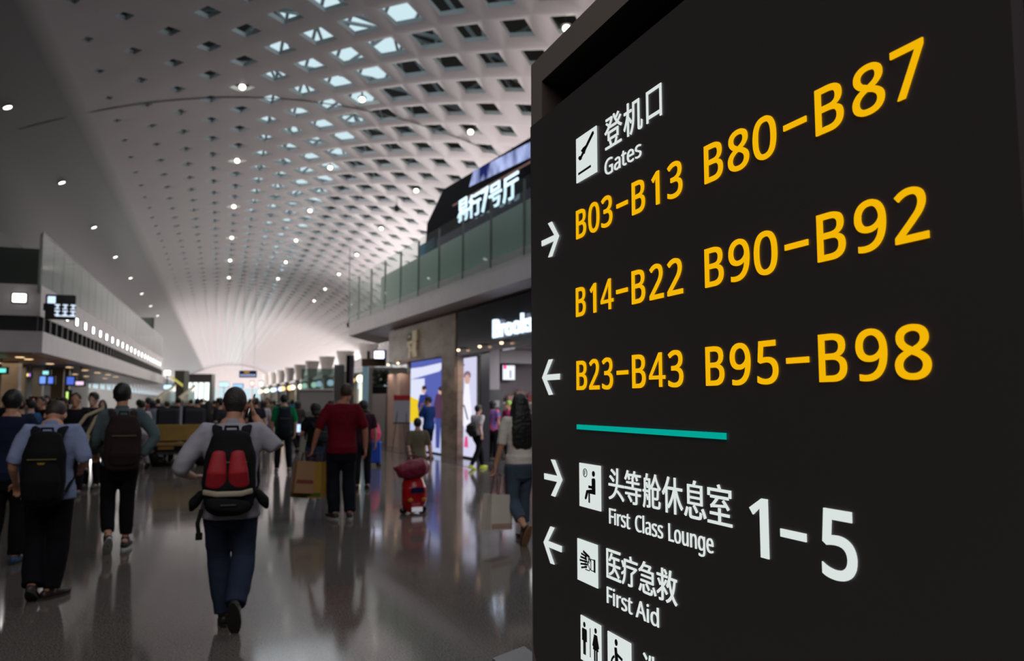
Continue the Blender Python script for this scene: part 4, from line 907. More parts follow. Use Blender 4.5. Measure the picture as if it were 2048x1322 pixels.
# plinth beside the foot of the sign
pc = onz(1048, 1292, .52); pl_ = onz(985, 1316, .52)
g = thing('plinth', 'low light grey plinth corner below the big black sign', 'plinth', (0, 0, 0))
bm = B(); e1 = SD * .9
P_ = [pc, pl_, pl_ + SD * .26, pc + SD * .26]
hexa(bm, [(p.x, p.y, 0) for p in P_] + [(p.x, p.y, .50) for p in P_]); ob('plinth_body', bm, mat('plinth_grey', (112, 110, 112), .5), g)
bm = B(); hexa(bm, [(p.x, p.y, .50) for p in P_] + [(p.x, p.y, .52) for p in P_]); ob('plinth_top', bm, mat('plinth_top', (128, 126, 128), .45), g)


def splines(paths, bold=0., ext=.0015):
    c = bpy.data.curves.new('t', 'CURVE'); c.dimensions = '2D'; c.fill_mode = 'BOTH'; c.extrude = ext; c.offset = bold
    for p in paths:
        s = c.splines.new('POLY'); s.points.add(len(p) - 1)
        for q, v in zip(s.points, p): q.co = (v[0], v[1], 0, 1)
        s.use_cyclic_u = True
    return c2m(c)


def gl(key): return [[(int(a), int(b_)) for a, b_ in zip(c.split()[::2], c.split()[1::2])] for c in GL[key]]


SF = lambda a, b_, c: (a, -.002 - c, b_)


def sgl(key, s0, s1, z0, cap=None, bold=.002, h1=None):
    """glyph outlines stretched to s0..s1; baseline z0, capital height cap"""
    cs = gl(key); xs = [p[0] for c in cs for p in c]; a, b_ = min(xs), max(xs)
    kx = (s1 - s0 - 2 * bold) / (b_ - a); kz = cap / 574.0
    me = splines([[(s0 + bold + (p[0] - a) * kx, z0 + p[1] * kz) for p in c] for c in cs], bold)
    for v in me.vertices: v.co = SF(v.co.x, v.co.y, v.co.z)
    return me


ONE = [(.36, 0), (1, 0), (1, 1), (.58, 1), (0, .8), (.14, .69), (.36, .78)]   # plain figure one without a foot


def rowmesh(items, z0, cap, name, m, bold=.0012):
    ms = []
    for ch, s0, s1 in items:
        if ch == '-': me = splines([[(s0, z0 + cap * .43), (s1, z0 + cap * .43), (s1, z0 + cap * .56), (s0, z0 + cap * .56)]])
        elif ch == '1': me = splines([[(s0 + p[0] * (s1 - s0), z0 + p[1] * cap) for p in [(.58, 0), (1, 0), (1, 1), (.68, 1), (0, .81), (.2, .7), (.58, .84)]]])
        else: ms.append(sgl(ch, s0, s1, z0, cap, 0. if ch == '4' else bold)); continue
        for v in me.vertices: v.co = SF(v.co.x, v.co.y, v.co.z)
        ms.append(me)
    return ob(name, join(ms, name), m, sign)


R1 = [('B', 0.3943, 0.464), ('0', 0.4841, 0.5576), ('3', 0.5738, 0.6421), ('-', 0.671, 0.7372), ('B', 0.7638, 0.8342), ('1', 0.8726, 0.9111), ('3', 0.9536, 1.0226), ('B', 1.1228, 1.1964), ('8', 1.2185, 1.2952), ('0', 1.3111, 1.3886), ('-', 1.4139, 1.4829), ('B', 1.5099, 1.5851), ('8', 1.6099, 1.6867), ('7', 1.7029, 1.7742)]
R2 = [('B', 0.3886, 0.4564), ('1', 0.4902, 0.5311), ('4', 0.564, 0.6431), ('-', 0.6636, 0.7303), ('B', 0.7561, 0.8275), ('2', 0.854, 0.9236), ('2', 0.9446, 1.0161), ('B', 1.1158, 1.1891), ('9', 1.2115, 1.2865), ('0', 1.3045, 1.3809), ('-', 1.4065, 1.476), ('B', 1.5029, 1.5774), ('9', 1.6026, 1.6768), ('2', 1.6973, 1.7679)]
R3 = [('B', 0.3894, 0.461), ('2', 0.4811, 0.5474), ('3', 0.5684, 0.6342), ('-', 0.6609, 0.7266), ('B', 0.7522, 0.8233), ('4', 0.8446, 0.9244), ('3', 0.9415, 1.0096), ('B', 1.1105, 1.1823), ('9', 1.2071, 1.2799), ('5', 1.3052, 1.3728), ('-', 1.4004, 1.467), ('B', 1.4961, 1.569), ('9', 1.5938, 1.6668), ('8', 1.6849, 1.7602)]
R4 = [('1', 1.2641, 1.326), ('-', 1.3658, 1.4427), ('5', 1.486, 1.5763)]
for rw, z0, cap in ((R1, 2.0955, .0938), (R2, 1.8345, .0943), (R3, 1.592, .0933)):
    rowmesh(rw[:7], z0, cap, 'gate_numbers', YEL); rowmesh(rw[7:], z0, cap, 'gate_numbers', YEL)
rowmesh(R4, 1.211, .128, 'lounge_numbers', WHT, .003)


def cjk(chars, z0, z1, name, bold=0.):
    ms = []
    for ch, s0, s1 in chars:
        me = textmesh(ch, 1, .015, bold); zz = (z0, z1)
        if ch == '口': zz = (z0 + .003, z1 - .006)
        ms.append(fit(me, s0, s1, zz[0], zz[1], lambda a, b_, c: SF(a, b_, c * .1)))
    return ob(name, join(ms, name), WHT, sign)


cjk([('登', .6005, .709), ('机', .7205, .8275), ('口', .8515, .9301)], 2.337, 2.438, 'chinese_text')
cjk([('头', .6027, .6936), ('等', .6985, .7898), ('舱', .801, .8923), ('休', .9009, .9971), ('息', 1.0038, 1.0974), ('室', 1.1049, 1.199)], 1.260, 1.355, 'chinese_text')
cjk([('医', .5839, .6692), ('疗', .6739, .7645), ('急', .771, .8622), ('救', .8663, .9633)], 1.026, 1.112, 'chinese_text')
cjk([('洗', .786, .872), ('手', .885, .975), ('间', .99, 1.07)], .777, .867, 'chinese_text')
for words, z0, cap in (((('Gates', .5989, .8186),), 2.2565, .05), ((('First', .604, .7257), ('Class', .7574, .9), ('Lounge', .9289, 1.1237)), 1.188, .0455), ((('First', .5839, .7324), ('Aid', .7535, .8724)), .9515, .0475)):
    for w_, a, b_ in words: ob('english_word', sgl(w_, a, b_, z0, cap, 0.), WHT, sign)


def spoly(pts, m, name, par, y=-.002, t=.003):
    b_ = B(); prism(b_, pts, y - t, y, lambda a, c, d: (a, d, c)); return ob(name, b_, m, par)


AR = [(.1088, 2.1436), (.222, 2.1436), (.1674, 2.1966), (.1992, 2.1968), (.2582, 2.1337), (.199, 2.0707), (.1681, 2.0722), (.2198, 2.1234), (.1105, 2.1234)]


def arrow(dx, zc_, flip, sh=0.):
    cx_ = .1835
    pts = [(cx_ + (-(p[0] - cx_) if flip else p[0] - cx_) + dx, zc_ + p[1] - 2.1337) for p in AR]
    spoly(pts, WHT, 'arrow', sign)


arrow(0, 2.1337, False); arrow(.001, 1.6395, True); arrow(.0165, 1.288, False); arrow(.009, 1.0555, True)
spoly([(.3917, 1.4628), (1.1862, 1.4628), (1.1862, 1.4782), (.3917, 1.4782)], emat('sign_teal', (0, 172, 156), .9), 'divider_line', sign)


def plate(s0, s1, z0, z1): return spoly([(s0, z0), (s1, z0), (s1, z1), (s0, z1)], WHT, 'pictogram_plate', sign)


def ink(par, s0, s1, z0, z1, shapes, name='pictogram_symbol'):
    b_ = B()
    for sh in shapes:
        pts = [(s0 + a * (s1 - s0), z0 + c * (z1 - z0)) for a, c in sh]
        prism(b_, pts, -.0065, -.0051, lambda a, c, d: (a, d, c))
    return ob(name, b_, INK, par)


def line(x0, y0, x1, y1, w):
    d = Vector((x1 - x0, y1 - y0)).normalized(); n = Vector((-d.y, d.x)) * w / 2
    return [(x0 + n.x, y0 + n.y), (x0 - n.x, y0 - n.y), (x1 - n.x, y1 - n.y), (x1 + n.x, y1 + n.y)]


def ringline(cx, cy, rx, ry, w, n=22):
    out = []
    for k in range(n):
        a, b_ = 2 * PI * k / n, 2 * PI * (k + 1) / n
        out.append([(cx + rx * math.cos(a), cy + ry * math.sin(a)), (cx + rx * math.cos(b_), cy + ry * math.sin(b_)), (cx + (rx - w) * math.cos(b_), cy + (ry - w) * math.sin(b_)), (cx + (rx - w) * math.cos(a), cy + (ry - w) * math.sin(a))])
    return out


# departures plate: a climbing aeroplane over a runway line
q = (.4030, .5490, 2.2840, 2.4355); p = plate(*q)
ink(p, *q, [[(.15, .5), (.24, .46), (.9, .86), (.88, .92), (.82, .92)], [(.26, .66), (.36, .7), (.66, .74), (.46, .6)], [(.26, .66), (.3, .63), (.5, .62), (.44, .54)], [(.12, .53), (.17, .57), (.28, .55), (.3, .47), (.2, .46)], [(.12, .15), (.74, .17), (.74, .22), (.12, .2)]])
# lounge plate: seated passenger and a ringed letter F
q = (.4085, .5535, 1.2170, 1.3550); p = plate(*q)
ink(p, *q, [disc(14, .7, .8, .065, .065), [(.62, .68), (.68, .7), (.76, .7), (.78, .66), (.78, .34), (.56, .34), (.56, .42), (.62, .44)], [(.62, .52), (.64, .46), (.46, .46), (.46, .52)], [(.36, .40), (.58, .44), (.58, .34), (.46, .34)], [(.36, .4), (.46, .38), (.36, .2), (.3, .18), (.28, .22)], [(.46, .34), (.52, .34), (.52, .13), (.46, .13)]] + ringline(.3, .79, .1, .1, .018))
me = gl('F')
fx = [pp[0] for pp in me[0]]
ink(p, *q, [[(.26 + (x_ - min(fx)) / (max(fx) - min(fx)) * .08, .74 + y_ / 574 * .1) for x_, y_ in me[0]]], 'letter_f')
# first aid plate: a bandaged hand
q = (.3900, .5285, .9811, 1.1116); p = plate(*q)
fing = [line(.14 + .04 * abs(k - 2), .67 - .085 * k, .5, .64 - .06 * k, .045) for k in range(5)]
ink(p, *q, fing + [line(.32, .74, .6, .66, .06), line(.42, .33, .62, .33, .02), line(.42, .66, .42, .36, .02), line(.62, .68, .68, .56, .03), line(.62, .34, .7, .4, .02), line(.44, .62, .64, .38, .02), line(.64, .64, .46, .36, .02), line(.55, .7, .62, .5, .02), line(.7, .62, .7, .36, .02), line(.7, .62, .88, .62, .02), line(.7, .36, .88, .36, .02), line(.88, .64, .88, .34, .07)])
# toilets plate: man, line, woman
q = (.4098, .5461, .7380, .8745); p = plate(*q)
ink(p, *q, [disc(14, .21, .83, .055, .06), [(.11, .74), (.31, .74), (.33, .7), (.33, .46), (.28, .46), (.28, .66), (.27, .66), (.27, .42), (.15, .42), (.15, .66), (.14, .66), (.14, .46), (.09, .46), (.09, .7)], [(.15, .42), (.2, .42), (.2, .16), (.15, .16)], [(.22, .42), (.27, .42), (.27, .16), (.22, .16)],
            line(.5, .82, .5, .18, .02), disc(14, .77, .83, .055, .06), [(.7, .74), (.84, .74), (.93, .48), (.89, .46), (.83, .66), (.9, .4), (.64, .4), (.71, .66), (.65, .46), (.61, .48)], [(.69, .4), (.75, .4), (.75, .16), (.69, .16)], [(.79, .4), (.85, .4), (.85, .16), (.79, .16)]])
# wheelchair plate
q = (.5898, .7260, .7340, .8710); p = plate(*q)
ink(p, *q, [disc(14, .4, .86, .06, .07), [(.32, .74), (.42, .76), (.48, .5), (.78, .5), (.84, .2), (.76, .18), (.7, .4), (.36, .4)], line(.44, .62, .66, .57, .06)] + [s_ for s_ in ringline(.42, .33, .28, .27, .05)[7:20]])
# ------------------------------------------------------------------ people
SKIN = mat('skin_tan', (194, 142, 116), .55); SKINL = mat('skin_light', (205, 160, 140), .55)
HAIR = mat('hair_black', (22, 20, 20), .5, bump=.5, scale=60, aniso=(1, 1, .2))
HAIRB = mat('hair_brown', (62, 46, 38), .55, bump=.5, scale=60)
DEF = dict(sh=(.18, 0, 1.385), el=(.235, -.03, 1.11), wr=(.25, .05, .87), hp=(.088, 0, .89), kn=(.10, .03, .48), an=(.10, -.02, .085))


def joints(pose):
    J = {}
    for k, v in DEF.items():
        J[k + 'r'] = Vector(v); J[k + 'l'] = Vector((-v[0], v[1], v[2]))
    J['hd'] = Vector((0, .025, 1.585)); J['toer'] = Vector((.02, 1, 0)); J['toel'] = Vector((-.02, 1, 0)); J['handr'] = None; J['handl'] = None
    for k, v in pose.items(): J[k] = Vector(v)
    return J


def lerp_chain(P, R, n=4):
    """rounded joints: sample the bent chain with a slight corner smoothing"""
    P = [Vector(p) for p in P]; oP, oR = [], []
    for i in range(len(P) - 1):
        for k in range(n):
            t = k / n; oP.append(P[i].lerp(P[i + 1], t))
            a, b_ = R[i], R[i + 1]
            if not isinstance(a, tuple): a = (a, a)
            if not isinstance(b_, tuple): b_ = (b_, b_)
            oR.append((a[0] + (b_[0] - a[0]) * t, a[1] + (b_[1] - a[1]) * t))
    oP.append(P[-1]); oR.append(R[-1] if isinstance(R[-1], tuple) else (R[-1], R[-1]))
    for _ in range(2):
        oP = [oP[0]] + [(oP[i - 1] + oP[i] * 2 + oP[i + 1]) / 4 for i in range(1, len(oP) - 1)] + [oP[-1]]
    return oP, oR


def hand(bm, wr, d, side, curl, s=1.):
    d = d.normalized(); nrm = d.cross(side).normalized(); side = nrm.cross(d).normalized()
    pe = wr + d * .088 * s
    tube(bm, [wr - d * .01, wr + d * .03 * s, pe], [(.026 * s, .02 * s), (.038 * s, .017 * s), (.041 * s, .014 * s)], 12, ref=nrm)
    for k, L in enumerate((.062, .075, .07, .054)):
        b0 = pe + side * (-.031 + .0205 * k) * s - d * .006; P = [b0]; ang = 0; cur = b0
        for sg_ in (.45, .3, .25):
            ang += curl * (.6 + .1 * k)
            cur = cur + (d * math.cos(ang) + nrm * math.sin(ang)) * L * sg_ * s; P.append(cur)
        tube(bm, P, [.0095 * s, .009 * s, .0085 * s, .0075 * s], 8, ref=side)
    b0 = wr + d * .03 * s - side * .03 * s; v1 = (d * .6 - side * .8).normalized(); v2 = (d * .95 - side * .2 + nrm * .4 * curl).normalized()
    tube(bm, [b0, b0 + v1 * .03 * s, b0 + v1 * .03 * s + v2 * .032 * s, b0 + v1 * .03 * s + v2 * .055 * s], [.014 * s, .012 * s, .0105 * s, .009 * s], 8)


def torso(bm, w, g, z0, z1, hips=1., caps=True):
    S = [(.80, .150, .112, -.012), (.88, .162, .120, -.015), (.97, .152, .108, -.005), (1.07, .140, .098, 0), (1.18, .150, .104, .0), (1.28, .168, .108, -.004), (1.36, .170, .098, -.01), (1.41, .135, .075, -.008), (1.445, .085, .06, -.004)]
    P, R = [], []
    for z, a, b_, y in S:
        if z < z0 - .001 or z > z1 + .001: continue
        k = w if z > 1 else w * hips
        P.append((0, y, z)); R.append((a * k + g, b_ * (.5 + .5 * w) + g))
    tube(bm, P, R, 20, ref=(0, 1, 0), caps=caps)


def arm(bm, J, s, g, end=1., base=1., caps=True):
    P, R = lerp_chain([J['sh' + s], J['el' + s], J['wr' + s]], [.056 * base + g, .041 * base + g, .029 + g], 5)
    n = max(3, int(round((len(P) - 1) * end)) + 1)
    c = Vector((0, 0, 1.36)); tube(bm, [c.lerp(P[0], .55)] + P[:n], [(.06 + g, .06 + g)] + R[:n], 14, caps=caps)


def leg(bm, J, s, g, end=1., base=1., flare=0.):
    P, R = lerp_chain([J['hp' + s], J['kn' + s], J['an' + s]], [.086 * base + g, .055 + g, .038 + g], 6)
    for i in range(7, 11): R[i] = (R[i][0] + .006, R[i][1] + .008)
    for i in range(len(P)):
        f = flare * i / len(P); R[i] = (R[i][0] + f, R[i][1] + f)
    n = max(3, int(round((len(P) - 1) * end)) + 1); tube(bm, P[:n], R[:n], 14, caps=g < 0)


def foot_dirs(J, s):
    d = J['toe' + s]; d = d.normalized(); return d


def shoe(J, s, sc=1.):
    d = foot_dirs(J, s); an = J['an' + s]
    side = d.cross(Vector((0, 0, 1))).normalized(); up = side.cross(d).normalized()
    h = an - up * .045 - d * .045
    bm = B()
    tube(bm, [h, h + d * .08, h + d * .16, h + d * .225], [(.038, .042), (.042, .044), (.047, .034), (.036, .025)], 14, ref=up)
    tube(bm, [an + up * .02, h + d * .05], [.043, .045], 12)
    me = remesh(bm, .009, 3)
    b2 = B(); n = 18
    ring = [(h + d * (.09 + .185 * .85 * math.cos(2 * PI * k / n)) + side * (.046 * math.sin(2 * PI * k / n) * (1 + .15 * math.cos(2 * PI * k / n))) - up * .02) for k in range(n)]
    a = [b2.verts.new(p) for p in ring]; c = [b2.verts.new(p - up * .022) for p in ring]
    b2.faces.new(a); b2.faces.new(c[::-1])
    for k in range(n): b2.faces.new((a[k], c[k], c[(k + 1) % n], a[(k + 1) % n]))
    bmesh.ops.recalc_face_normals(b2, faces=b2.faces[:])
    return me, b2


def person(label, pos, rz=0., h=1.7, pose={}, skin=None, hair=('short', None), top=(90, 90, 90), sleeve='short', hem=.84, topm=None, coll=False,
           legs=(30, 30, 34), legend=1.0, shoes=(24, 22, 22), sole=None, w=1., flare=.0, group=None, detail=True, curl=.5, hips=1., base=1., tuck=False, cat='person', under=None, onz_fix=True):
    J = joints(pose); skin = skin or SKIN
    g = thing('person', label, cat, pos, math.radians(rz), group, h / 1.72)
    vx = .0075 if detail else .014
    bm = B()
    torso(bm, w * .97, -.004, .8, 1.45, hips)
    hd = J['hd']
    tube(bm, [(0, -.012, 1.38), (0, -.008, 1.44), hd + Vector((0, -.03, -.06))], [.062, .055, .054], 14)
    fd = Vector((0, 1, 0))
    if 'face' in pose: fd = Vector(pose['face']).normalized()
    sd = fd.cross(Vector((0, 0, 1))).normalized(); up = sd.cross(fd)
    rot = Matrix((sd, fd, up)).transposed()
    ell(bm, hd + up * .02, (.076, .094, .105), rot, 20)
    tube(bm, [hd + fd * .02 - up * .02, hd + fd * .062 - up * .085], [.06, .034], 12)                   # jaw
    tube(bm, [hd + fd * .09 + up * .01, hd + fd * .11 - up * .035], [.011, .016], 8)                     # nose
    tube(bm, [hd + fd * .088 - up * .066 - sd * .02, hd + fd * .088 - up * .066 + sd * .02], [.009, .009], 8)  # lips
    for q in (-1, 1):
        ell(bm, hd + sd * q * .079 - fd * .004 - up * .008, (.012, .02, .034), rot, 10)                   # ears
        ell(bm, hd + fd * .078 + sd * q * .032 + up * .016, (.02, .012, .009), rot, 8)                    # eyelids
    for s in 'lr':
        arm(bm, J, s, -.002, 1., base)
        d = J['hand' + s] or (J['wr' + s] - J['el' + s])
        side = Vector((0, 1, 0)) if abs(Vector(d).normalized().y) < .7 else Vector((1 if s == 'r' else -1, 0, 0))
        if s == 'r': side = -side if abs(Vector(d).normalized().y) < .7 else side
        hand(bm, J['wr' + s], Vector(d), -side, curl if s == 'l' else -curl)
        leg(bm, J, s, -.004)
        tube(bm, [J['an' + s] - foot_dirs(J, s) * .02, J['an' + s] + foot_dirs(J, s) * .1 + Vector((0, 0, -.045))], [.036, .03], 10)
    ob('body', remesh(bm, vx, 2), skin, g)
    # eyes and brows are only where a face shows; kept as small parts
    cv = .011 if detail else .018
    bm = B(); torso(bm, w, .016, hem + .02, 1.446, hips, False)
    tube(bm, [(0, 0, hem - .0), (0, -.004, hem + .1)], [(.168 * w * hips + .016, .118 * w + .018), (.163 * w * hips + .016, .116 * w + .016)], 20, caps=False)
    e = {'short': .36, 'elbow': .5, 'long': 1.0, 'rolled': .62, 'none': .06, 'mid': .46}[sleeve]
    for s in 'lr': arm(bm, J, s, .017, e, base, False)
    topm = topm or mat('cloth_%d_%d_%d' % top, top, .85, spec=.12, var=.12, scale=5, bump=.15)
    sh = ob('shirt', remesh(bm, cv, 3, .006 if detail else .0), topm, g)
    if coll:
        bm = B(); tube(bm, [(0, -.01, 1.405), (0, -.004, 1.45), (0, .002, 1.475)], [(.085, .078), (.069, .067), (.065, .063)], 18, caps=False); ob('collar', remesh(bm, .009, 2), topm, g)
    lm = mat('trousers_%d_%d_%d' % legs, legs, .85, spec=.12, var=.15, scale=5, bump=.15)
    bm = B(); torso(bm, w * .99, .006, .8, .97, hips)
    for s in 'lr': leg(bm, J, s, .018, legend, base, flare)
    ob('trousers', remesh(bm, cv, 3, .005 if detail else 0), lm, g)
    hs, hm = hair; hm = hm or HAIR
    bm = B()
    if hs in ('short', 'crop', 'fade'):
        k = {'short': .012, 'crop': .006, 'fade': .004}[hs]
        ell(bm, hd + up * .035 - fd * .014, (.078 + k, .092 + k, .094 + k), rot, 20)
        if hs == 'short': ell(bm, hd - up * .02 - fd * .045, (.066, .05, .06), rot, 14); ell(bm, hd + up * .1 + fd * .03, (.062, .06, .035), rot, 12)
        if hs == 'crop': ell(bm, hd - up * .025 - fd * .04, (.066, .05, .045), rot, 14)
    elif hs == 'long':
        ell(bm, hd + up * .03 - fd * .018, (.092, .105, .105), rot, 20)
        c0 = hd - fd * .06
        tube(bm, [c0 + up * .04, c0 - up * .14 - fd * .035, c0 - up * .3 - fd * .06, c0 - up * .46 - fd * .055, c0 - up * .53 - fd * .05], [(.095, .06), (.13, .062), (.148, .05), (.135, .04), (.08, .02)], 16, ref=fd)
        for q in (-1, 1): tube(bm, [hd + sd * q * .075 + up * .0, hd + sd * q * .098 - up * .18, hd + sd * q * .09 - up * .34 - fd * .03], [.03, .034, .012], 10)
    elif hs == 'bob':
        ell(bm, hd + up * .022 - fd * .018, (.105, .112, .112), rot, 20); ell(bm, hd - up * .075 - fd * .03, (.105, .085, .075), rot, 16)
    ob('hair', remesh(bm, .009 if detail else .013, 2, .006 if hs in ('bob', 'long') else .002, 22), hm, g)
    sm = mat('shoe_%d_%d_%d' % shoes, shoes, .5); so = mat('sole_%d_%d_%d' % (sole or (40, 38, 36)), sole or (40, 38, 36), .7)
    for s in 'lr':
        me, b2 = shoe(J, s)
        o = ob('shoe', me, sm, g); ob('sole', b2, so, o)
    g['J'] = 0; del g['J']
    return g


def xf(g, v):                                       # a point in a person's own frame to the world
    bpy.context.view_layer.update(); return g.matrix_world @ Vector(v)


def backpack(g, label, w, h, d, zt, y0, body, front=None, band=None, frontbox=None, extra=None, strap=None, cx=0., lean=0., rx=.0):
    """a pack worn on the back of person g: stands in g's frame but is a thing of its own"""
    k = thing('backpack', label, 'backpack', g.location, g.rotation_euler.z, None, g.scale.x)
    bmat = mat('pack_%d_%d_%d' % body, body, .8, spec=.15, bump=.2, scale=40)
    sm = strap or bmat
    yb = y0
    bm = B(); z0 = zt - h
    tube(bm, [(cx, yb - d * .5, z0 + .05), (cx, yb - d * .52, z0 + h * .3), (cx, yb - d * .5, z0 + h * .7), (cx, yb - d * .42, zt - .05)], [(w * .46, d * .46), (w * .5, d * .5), (w * .48, d * .46), (w * .38, d * .34)], 20, ref=(0, 1, 0))
    rbox(bm, cx - w * .44, cx + w * .44, yb - d * .8, yb - .01, z0, z0 + h * .8, .04)
    ob('pack_body', remesh(bm, .011, 4, .004), bmat, k)
    if frontbox:
        fw, fz0, fz1, fd_, fc = frontbox
        bm = B(); tube(bm, [(cx, yb - d * .86, z0 + fz0 * h + .03), (cx, yb - d * .9, z0 + (fz0 + fz1) / 2 * h), (cx, yb - d * .84, z0 + fz1 * h - .03)], [(fw * w * .45, fd_), (fw * w * .5, fd_ * 1.15), (fw * w * .42, fd_ * .8)], 20)
        ob('front_pocket', remesh(bm, .01, 4), mat('pack_%d_%d_%d' % fc, fc, .8, bump=.2, scale=40, spec=.15), k)
    for s in (-1, 1):
        P = [(s * .085 + cx * .3, yb - .04, zt - .06), (s * .10, yb - .01, zt + .015), (s * .105, .015, 1.448), (s * .115, .085, 1.40), (s * .13, .128, 1.27), (s * .165, .10, 1.12), (s * .19, .02, 1.02), (s * .16 + cx * .5, yb - .05, zt - h * .85)]
        bm = B(); tube(bm, P, [(.009, .036)] * 4 + [(.009, .031)] * 2 + [(.006, .014)] * 2, 10, ref=(1, 0, 0)); smooth(ob('shoulder_strap', bm, sm, k))
    bm = B(); tube(bm, [(cx - .05, yb - .05, zt - .04), (cx - .04, yb - .05, zt + .03), (cx + .04, yb - .05, zt + .03), (cx + .05, yb - .05, zt - .04)], [.011] * 4, 8); smooth(ob('grab_handle', bm, sm, k))
    bm = B(); tube(bm, [(cx - w * .3, yb - d * .98, z0 + h * .62), (cx + w * .3, yb - d * .98, z0 + h * .62)], [.006] * 2, 6); ob('zip', bm, mat('zip_olive', (96, 92, 50), .5), k)
    return k, z0


def gpos(px, py):
    p = onz(px, py, 0); return Vector((p.x, p.y, 0))


# 1 the man with the red and black backpack, phone at his ear
g = person('man in light grey shirt and blue jeans with red backpack holding phone to ear', (.09, 6.02, 0), -3, 1.665,
           dict(elr=(.335, .02, 1.24), wrr=(.155, .045, 1.49), handr=(-.35, .12, .9), ell=(-.36, -.03, 1.12), wrl=(-.27, .20, 1.05), handl=(.5, .8, 0),
                knl=(-.075, .10, .49), anl=(-.02, .08, .085), knr=(.105, .03, .47), anr=(.06, -.22, .20), toer=(.05, .55, -.84), toel=(-.05, 1, 0), hpl=(-.085, 0, .89), hd=(.01, .03, 1.585)),
           hair=('crop', mat('hair_greyish_black', (44, 38, 36), .55, bump=.6, scale=70)), top=(164, 161, 172), sleeve='rolled', hem=.775, coll=True, legs=(42, 50, 68), shoes=(30, 26, 24), sole=(34, 30, 28), w=1.16, flare=.02, base=1.12)
k, z0 = backpack(g, 'black backpack with a red front panel on the man in grey', .36, .56, .20, 1.40, -.12, (22, 22, 24))
for s in (-1, 1):                                   # red panels either side of a black zip
    bm = B(); tube(bm, [(s * .075 - .012, -.295, 1.03), (s * .07 - .012, -.325, 1.12), (s * .06 - .012, -.30, 1.245)], [(.072, .028), (.068, .035), (.048, .028)], 16); ob('red_panel', remesh(bm, .008, 3), mat('pack_red', (164, 24, 38), .65, bump=.2, scale=60), k)
bm = B(); tube(bm, [(-.165, -.28, .985), (-.08, -.345, .975), (.08, -.345, .975), (.15, -.28, .985)], [(.008, .02)] * 4, 10, ref=(0, 0, 1)); smooth(ob('cream_band', bm, mat('pack_cream', (172, 160, 140), .7), k))
bm = B(); tube(bm, [(-.005, -.34, .88), (0, -.335, .92)], [(.14, .035), (.15, .03)], 16); ob('lower_pocket', remesh(bm, .009, 3), mat('pack_22_22_24', (22, 22, 24), .75), k)
for s in (-1, 1):
    bm = B(); tube(bm, [(s * .19, -.17, .96), (s * .235, -.16, .9), (s * .25, -.13, .86)], [(.03, .05), (.04, .05), (.02, .03)], 12); ob('hip_wing', remesh(bm, .009, 3), mat('pack_22_22_24', (22, 22, 24), .75), k)
bm = B(); tube(bm, [(-.18, -.22, .86), (-.20, -.25, .77), (-.19, -.25, .70)], [(.014, .005)] * 3, 8); rbox(bm, -.21, -.165, -.265, -.24, .66, .71, .006); ob('loose_strap', bm, mat('pack_22_22_24', (22, 22, 24), .75), k)
bm = B(); box(bm, -.05, .05, -.385, -.38, .90, .91); ob('pack_badge', bm, mat('pack_badge_grey', (70, 70, 72), .5), k)
PH = thing('phone', 'black phone held to the ear of the man in grey', 'phone', xf(g, (.128, .075, 1.585)), 0, None)
bm = B(); rbox(bm, -.006, .006, -.035, .035, -.075, .075, .005); ob('phone_case', bm, M['black'], PH)
bm = B(); box(bm, -.008, -.006, -.03, .03, -.068, .068); ob('phone_screen', bm, mat('phone_glass', (10, 10, 12), .1), PH); PH.rotation_euler = (math.radians(-25), math.radians(14), 0)

# 2 the man in the pale blue polo
p = gpos(100, 1196)
g = person('stocky man in pale blue polo shirt and black trousers with bowed head', (p.x - .05, p.y + .03, 0), -2, 1.63,
           dict(hd=(0, .095, 1.525), face=(0, .8, -.6), ell=(-.275, -.05, 1.12), wrl=(-.28, .13, .95), elr=(.275, -.03, 1.12), wrr=(.2, .2, 1.06),
                knl=(-.09, .08, .49), anl=(-.06, -.14, .13), toel=(.0, .8, -.5), knr=(.09, .04, .47), anr=(.05, -.05, .085), toer=(.65, .8, 0)),
           hair=('fade', mat('hair_brown_black', (48, 38, 32), .6)), top=(138, 149, 184), sleeve='mid', hem=.82, coll=True, legs=(16, 16, 20), shoes=(44, 24, 20), w=1.12, hips=1.05, base=1.08, flare=.03)
k, z0 = backpack(g, 'plain black backpack on the man in pale blue', .34, .58, .2, 1.39, -.125, (20, 20, 22), frontbox=(.86, .06, .56, .055, (18, 18, 20)))
bm = B(); prism(bm, [(-.03, 1.145), (.03, 1.145), (.02, 1.13), (-.02, 1.13)], -.335, -.328); ob('gold_badge', bm, mat('badge_gold', (150, 120, 30), .4), k)

# 3 the man in the grey jacket with the brown pack
p = gpos(232, 1100)
g = person('tall young man in grey green jacket with hand on his hip', (p.x, p.y, 0), 12, 1.76,
           dict(elr=(.34, -.08, 1.16), wrr=(.19, -.10, .97), handr=(-.7, .2, -.25), ell=(-.24, .02, 1.12), wrl=(-.22, .17, 1.0), knl=(-.09, .1, .50), anl=(-.10, -.2, .16), toel=(0, .72, -.7), knr=(.09, .05, .48), anr=(.085, .02, .085), toer=(.35, 1, 0), face=(.35, 1, 0)),
           hair=('short', None), top=(84, 97, 101), sleeve='long', hem=.86, coll=True, legs=(18, 18, 22), legend=.95, shoes=(22, 22, 26), sole=(190, 188, 184), w=1.0)
k, z0 = backpack(g, 'dark brown leather backpack on the man in the grey jacket', .36, .56, .17, 1.39, -.115, (44, 34, 30), frontbox=(.8, .08, .5, .04, (40, 30, 27)))
tb = thing('tote_bag', 'cream canvas tote bag hanging from the shoulder of the man in the grey jacket', 'bag', g.location, g.rotation_euler.z, None, g.scale.x)
